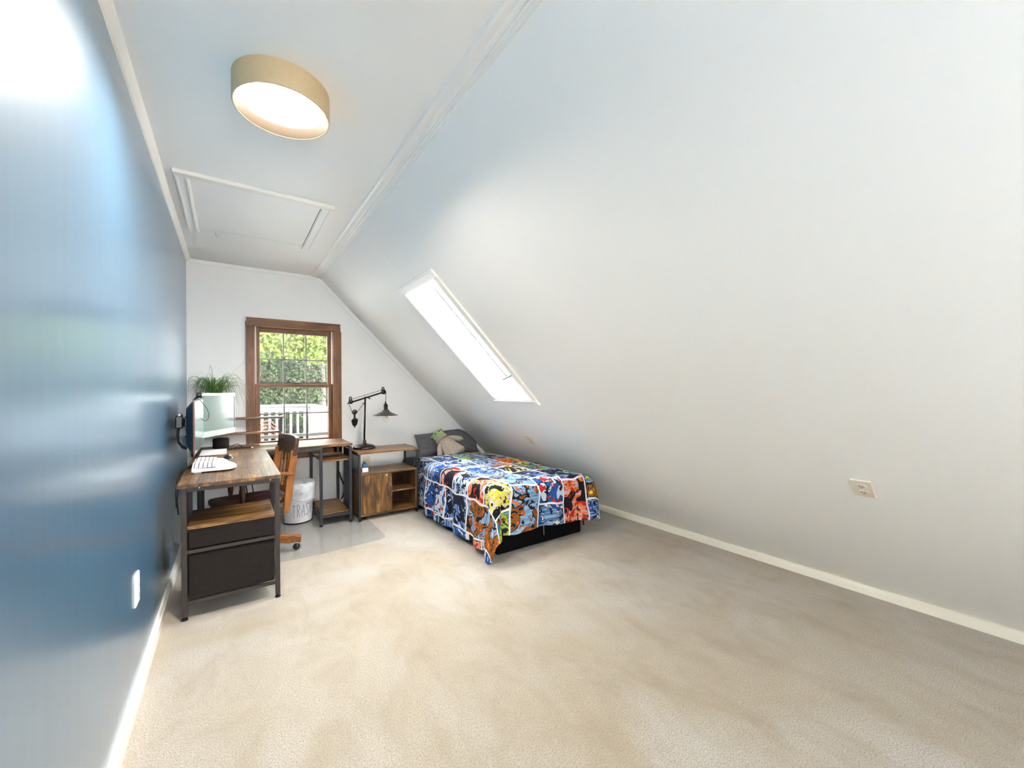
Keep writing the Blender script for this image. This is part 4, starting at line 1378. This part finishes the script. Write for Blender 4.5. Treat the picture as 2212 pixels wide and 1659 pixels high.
# pillow
def pillow(bm):
    n, m_ = 48, 32
    def f(u, v, s):
        a, b2 = -1 + 2 * u, -1 + 2 * v
        th_ = max(0, (1 - abs(a) ** 3.2) * (1 - abs(b2) ** 2.4)) ** .62
        pinch = 1 - .10 * (1 - a * a) * abs(b2) ** 3
        x = a * .42 * (1 - .05 * (1 - b2 * b2))
        z = b2 * .165 * pinch + .018 * math.sin(a * 2.4 + .9) * (b2 * .5 + .5)
        if a > .45:
            z -= (b2 * .5 + .5) * .20 * ((a - .45) / .55) ** 1.5
        ridge = .5 + .5 * math.sin(7 * (a * .8 + b2 * .9) + 2 * noise.noise(Vector((a * 2, b2 * 2, 9))))
        wr = .030 * noise.noise(Vector((a * 2.2, b2 * 2.2, 2.0))) + .014 * noise.noise(Vector((a * 6, b2 * 5, 5.0))) - .012 * ridge ** 4
        y = s * (.10 * th_ + wr * min(1, th_ * 1.6))
        M = Matrix.Rotation(R(-1), 4, 'Y') @ Matrix.Rotation(R(-26), 4, 'X')
        return Vector((2.235, 4.635, .640)) + M @ Vector((x, y, z))
    for s in (-1, 1):
        grid(bm, n, m_, lambda u, v: f(u, v, s))
    bmesh.ops.remove_doubles(bm, verts=bm.verts[:], dist=.0008)
tag(obj('pillow', mk(pillow), M_PILLOW, None, smooth=True, sub=1, origin=(2.22, 4.64, .49)), 'charcoal pillow leaning against the back wall at the bed head', 'pillow')

# soft toy in an oatmeal robe
ty = thing('soft_toy', 'green-headed soft toy in an oatmeal robe resting on the charcoal pillow', 'soft toy', (2.16, 4.40, .57))
Mt = Matrix.Translation((2.125, 4.385, .635)) @ Matrix.Rotation(R(30), 4, 'Z') @ Matrix.Rotation(R(-50), 4, 'X') @ Matrix.Rotation(R(-48), 4, 'Z') @ Matrix.Scale(1.25, 4)
# local +z runs from hem to head
def tw(r, z, a, i):
    return r * (1 + .05 * math.sin(3 * a + z * 20)) * (1 if abs(math.sin(a)) < .5 else .86), z
obj('robe', mk(lathe, [(0, -.125), (.095, -.128), (.100, -.118), (.088, -.05), (.075, .02), (.058, .07), (.035, .095), (0, .10)], Mt, 28, tw), M_ROBE, ty, smooth=True)
obj('collar', mk(lathe, [(.030, .085), (.055, .083), (.066, .098), (.060, .116), (.045, .122), (.030, .115)], Mt, 28), M_ROBE, ty, smooth=True)
hd = obj('head', mk(lathe, [(0, .095), (.035, .100), (.055, .122), (.060, .146), (.052, .172), (.034, .190), (.014, .197), (0, .198)], Mt, 24), M_PLUSH, ty, smooth=True)
for s in (-1, 1):
    Me = Mt @ Matrix.Translation((s * .052, .004, .175))
    obj('ear', mk(lathe, [(0, -.016), (.012, -.012), (.018, 0), (.012, .014), (0, .018)], Me, 14), M_PLUSH, hd, smooth=True)
    Me = Mt @ Matrix.Translation((s * .022, -.0515, .158)) @ Matrix.Rotation(R(90), 4, 'X')
    obj('eye', mk(lathe, [(.008, 0), (.006, .004), (0, .0055)], Me, 12), M_PLASTIC, hd, smooth=True)
    tip = Mt @ Vector((s * .128, -.040, -.040))
    bm = mk(tube, [Mt @ Vector((s * .050, -.01, .065)), Mt @ Vector((s * .090, -.028, .020)), tip], [.026, .030, .030], 14)
    sl = obj('sleeve', bm, M_ROBE, ty, smooth=True)
    d = (tip - (Mt @ Vector((s * .082, -.025, .015)))).normalized()
    obj('paw', mk(tube, [tip - d * .004, tip + d * .012, tip + d * .024], [.016, .017, .008], 12), M_PLUSH, sl, smooth=True)

# ------------------------------------------------------------------ outside: deck, railing, chair, trees
struct(B('ground', None, M_GRASS, -40, 60, 9.0, 90, -3.2, -3.0))
dr_ = thing('deck_railing', 'white painted deck railing with square balusters outside the window', 'railing', (.9, 9.8, -.05))
CR = Vector((1.45, 9.80, 0))
far_l, near_r = Vector((-2.2, 10.06, 0)), Vector((1.27, 6.4, 0))
def run(p, q, n):
    for z, wd, h_ in ((1.005, .14, .045), (.93, .05, .12), (.08, .05, .09)):
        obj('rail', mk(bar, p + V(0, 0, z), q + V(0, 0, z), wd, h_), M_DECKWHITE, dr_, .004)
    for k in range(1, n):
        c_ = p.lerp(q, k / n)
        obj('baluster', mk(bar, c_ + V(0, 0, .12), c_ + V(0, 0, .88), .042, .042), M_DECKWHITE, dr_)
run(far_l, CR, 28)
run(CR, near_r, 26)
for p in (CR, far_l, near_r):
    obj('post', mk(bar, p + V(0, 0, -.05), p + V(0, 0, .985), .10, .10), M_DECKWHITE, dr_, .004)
dd = sroot('deck_floor', (0, 8, -.05))
for k in range(34):
    y = 5.25 + .145 * k
    B('board', dd, M_DECK, -4.0, 1.9, y, y + .138, -.09, -.05)
# red wire patio chair
rc = thing('patio_chair', 'red wire patio chair with green cushion on the deck', 'chair', (.42, 7.3, -.05))
rx, ry = .46, 7.35
bm = bmesh.new()
for k in range(4):
    h_ = .28 - .055 * k
    wv = .26 - .05 * k
    tube(bm, [(rx - wv + 2 * wv * i / 14, ry + .02 * k, .56 + h_ * math.sin(PI * i / 14)) for i in range(15)], .011, 6)
obj('backrest', bm, M_RED, rc, smooth=True)
obj('seat_cushion', mk(box, rx - .25, rx + .25, ry - .48, ry + .02, .40, .47), M_CUSHION, rc, .02)
obj('seat_frame', mk(tube, [(rx - .26, ry + .02, .38), (rx + .26, ry + .02, .38), (rx + .26, ry - .48, .38), (rx - .26, ry - .48, .38), (rx - .26, ry + .02, .38)], .013, 6), M_RED, rc)
for a in (-1, 1):
    for y in (ry - .46, ry):
        obj('leg', mk(tube, [(rx + a * .25, y, .39), (rx + a * .27, y, -.05)], .012, 6), M_RED, rc)
    obj('back_post', mk(tube, [(rx + a * .26, ry, .38), (rx + a * .26, ry + .02, .58)], .012, 6), M_RED, rc)

rt_ = random.Random(11)
def tree(label, base, h_trunk, r_tr, blobs, nleaf, lsize, mat, seed):
    rr = random.Random(seed)
    t_ = thing('tree', label, 'tree', base, 'trees beyond the deck')
    bx, by, bz = base
    top = Vector((bx + rr.uniform(-.3, .3), by, bz + h_trunk))
    obj('trunk', mk(tube, [Vector(base), Vector(base).lerp(top, .5) + V(.08, 0, 0), top], [r_tr * 1.2, r_tr, r_tr * .6], 10), M_BARK, t_, smooth=True)
    vs_, fs = [], []
    vol = [b[3] * b[4] * b[5] for b in blobs]
    tot = sum(vol)
    for b, vv in zip(blobs, vol):
        cx_, cy_, cz_, ax_, ay_, az_ = b
        for _ in range(int(nleaf * vv / tot)):
            d = Vector((rr.gauss(0, 1), rr.gauss(0, 1), rr.gauss(0, 1))).normalized() * rr.uniform(.25, 1) ** .4
            k = 1 + .25 * noise.noise(d * 3 + Vector((seed, 0, 0)))
            p = Vector((cx_ + d.x * ax_ * k, cy_ + d.y * ay_ * k, cz_ + d.z * az_ * k)) - Vector(base)
            s = lsize * rr.uniform(.6, 1.3)
            n = (d * .6 + Vector((rr.uniform(-1, 1), rr.uniform(-1, 1), rr.uniform(-.2, 1)))).normalized()
            u, v, _d = frame_of(n)
            a = rr.uniform(0, 2 * PI)
            u, v = u * math.cos(a) + v * math.sin(a), v * math.cos(a) - u * math.sin(a)
            i0 = len(vs_)
            vs_ += [p - u * s, p - v * s * .45 + n * s * .12, p + u * s, p + v * s * .45 + n * s * .12]
            fs.append((i0, i0 + 1, i0 + 2, i0 + 3))
    me = bpy.data.meshes.new('foliage')
    me.from_pydata([tuple(v) for v in vs_], [], fs)
    me.materials.append(mat)
    o = bpy.data.objects.new('foliage', me)
    COL.objects.link(o)
    o.parent = t_
    o['kind'] = 'stuff'
    return t_
tree('bright yellow-green maple whose leaves fill the top window panes', (-0.9, 14.2, -3), 6.5, .16, [(1.0, 13.8, 3.3, 1.3, .9, 1.05), (2.4, 13.8, 3.2, 1.2, .9, 1.0), (-.6, 14.2, 4.2, 1.3, 1.0, 1.2)], 11000, .075, M_LEAFA, 1)
tree('leafy mid-green tree seen through the left middle panes', (-0.6, 17.5, -3), 5.5, .15, [(0.4, 17.5, 2.2, 1.8, 1.2, 2.4), (2.0, 18.0, 2.0, 1.3, 1.2, 2.0)], 22000, .062, M_LEAFB, 2)
tree('pale-trunked tree seen through the right-hand panes', (3.05, 18.0, -3), 9.0, .17, [(3.4, 18.4, 6.2, 1.8, 1.5, 1.5), (4.4, 19, 2.2, 1.2, 1.2, 2.0)], 7000, .09, M_LEAFB, 3)
tree('deep green bushy tree low behind the white railing', (1.2, 21.0, -3), 3.5, .15, [(0.6, 21.0, .2, 2.2, 1.5, 1.9), (3.0, 21.5, .2, 2.2, 1.5, 1.9)], 16000, .085, M_LEAFC, 4)
tree('tall deep green tree forming the backdrop on the left', (-1.0, 25, -3), 8, .2, [(-.6, 25, 3.0, 3.2, 2, 4.5)], 6000, .19, M_LEAFC, 5)
tree('tall mid-green tree forming the backdrop on the right', (4.2, 26, -3), 8, .2, [(3.4, 26, 3.5, 3.6, 2, 5.0)], 7000, .19, M_LEAFB, 6)
tree('dark distant tree at the far right of the garden', (9.5, 24, -3), 8, .2, [(9, 24, 3.5, 3.6, 2, 5.0)], 5000, .2, M_LEAFC, 8)
tree('broad distant tree at the far left of the garden', (-7.5, 24, -3), 8, .2, [(-6.5, 24, 3.0, 3.4, 2, 5.0)], 5000, .2, M_LEAFB, 9)
tree('huge hazy green tree closing the view behind the garden', (2.2, 34, -3), 10, .3, [(0, 34, 3, 5, 2, 6.5), (6.5, 34, 3, 5, 2, 6.5)], 9000, .32, M_LEAFB, 12)
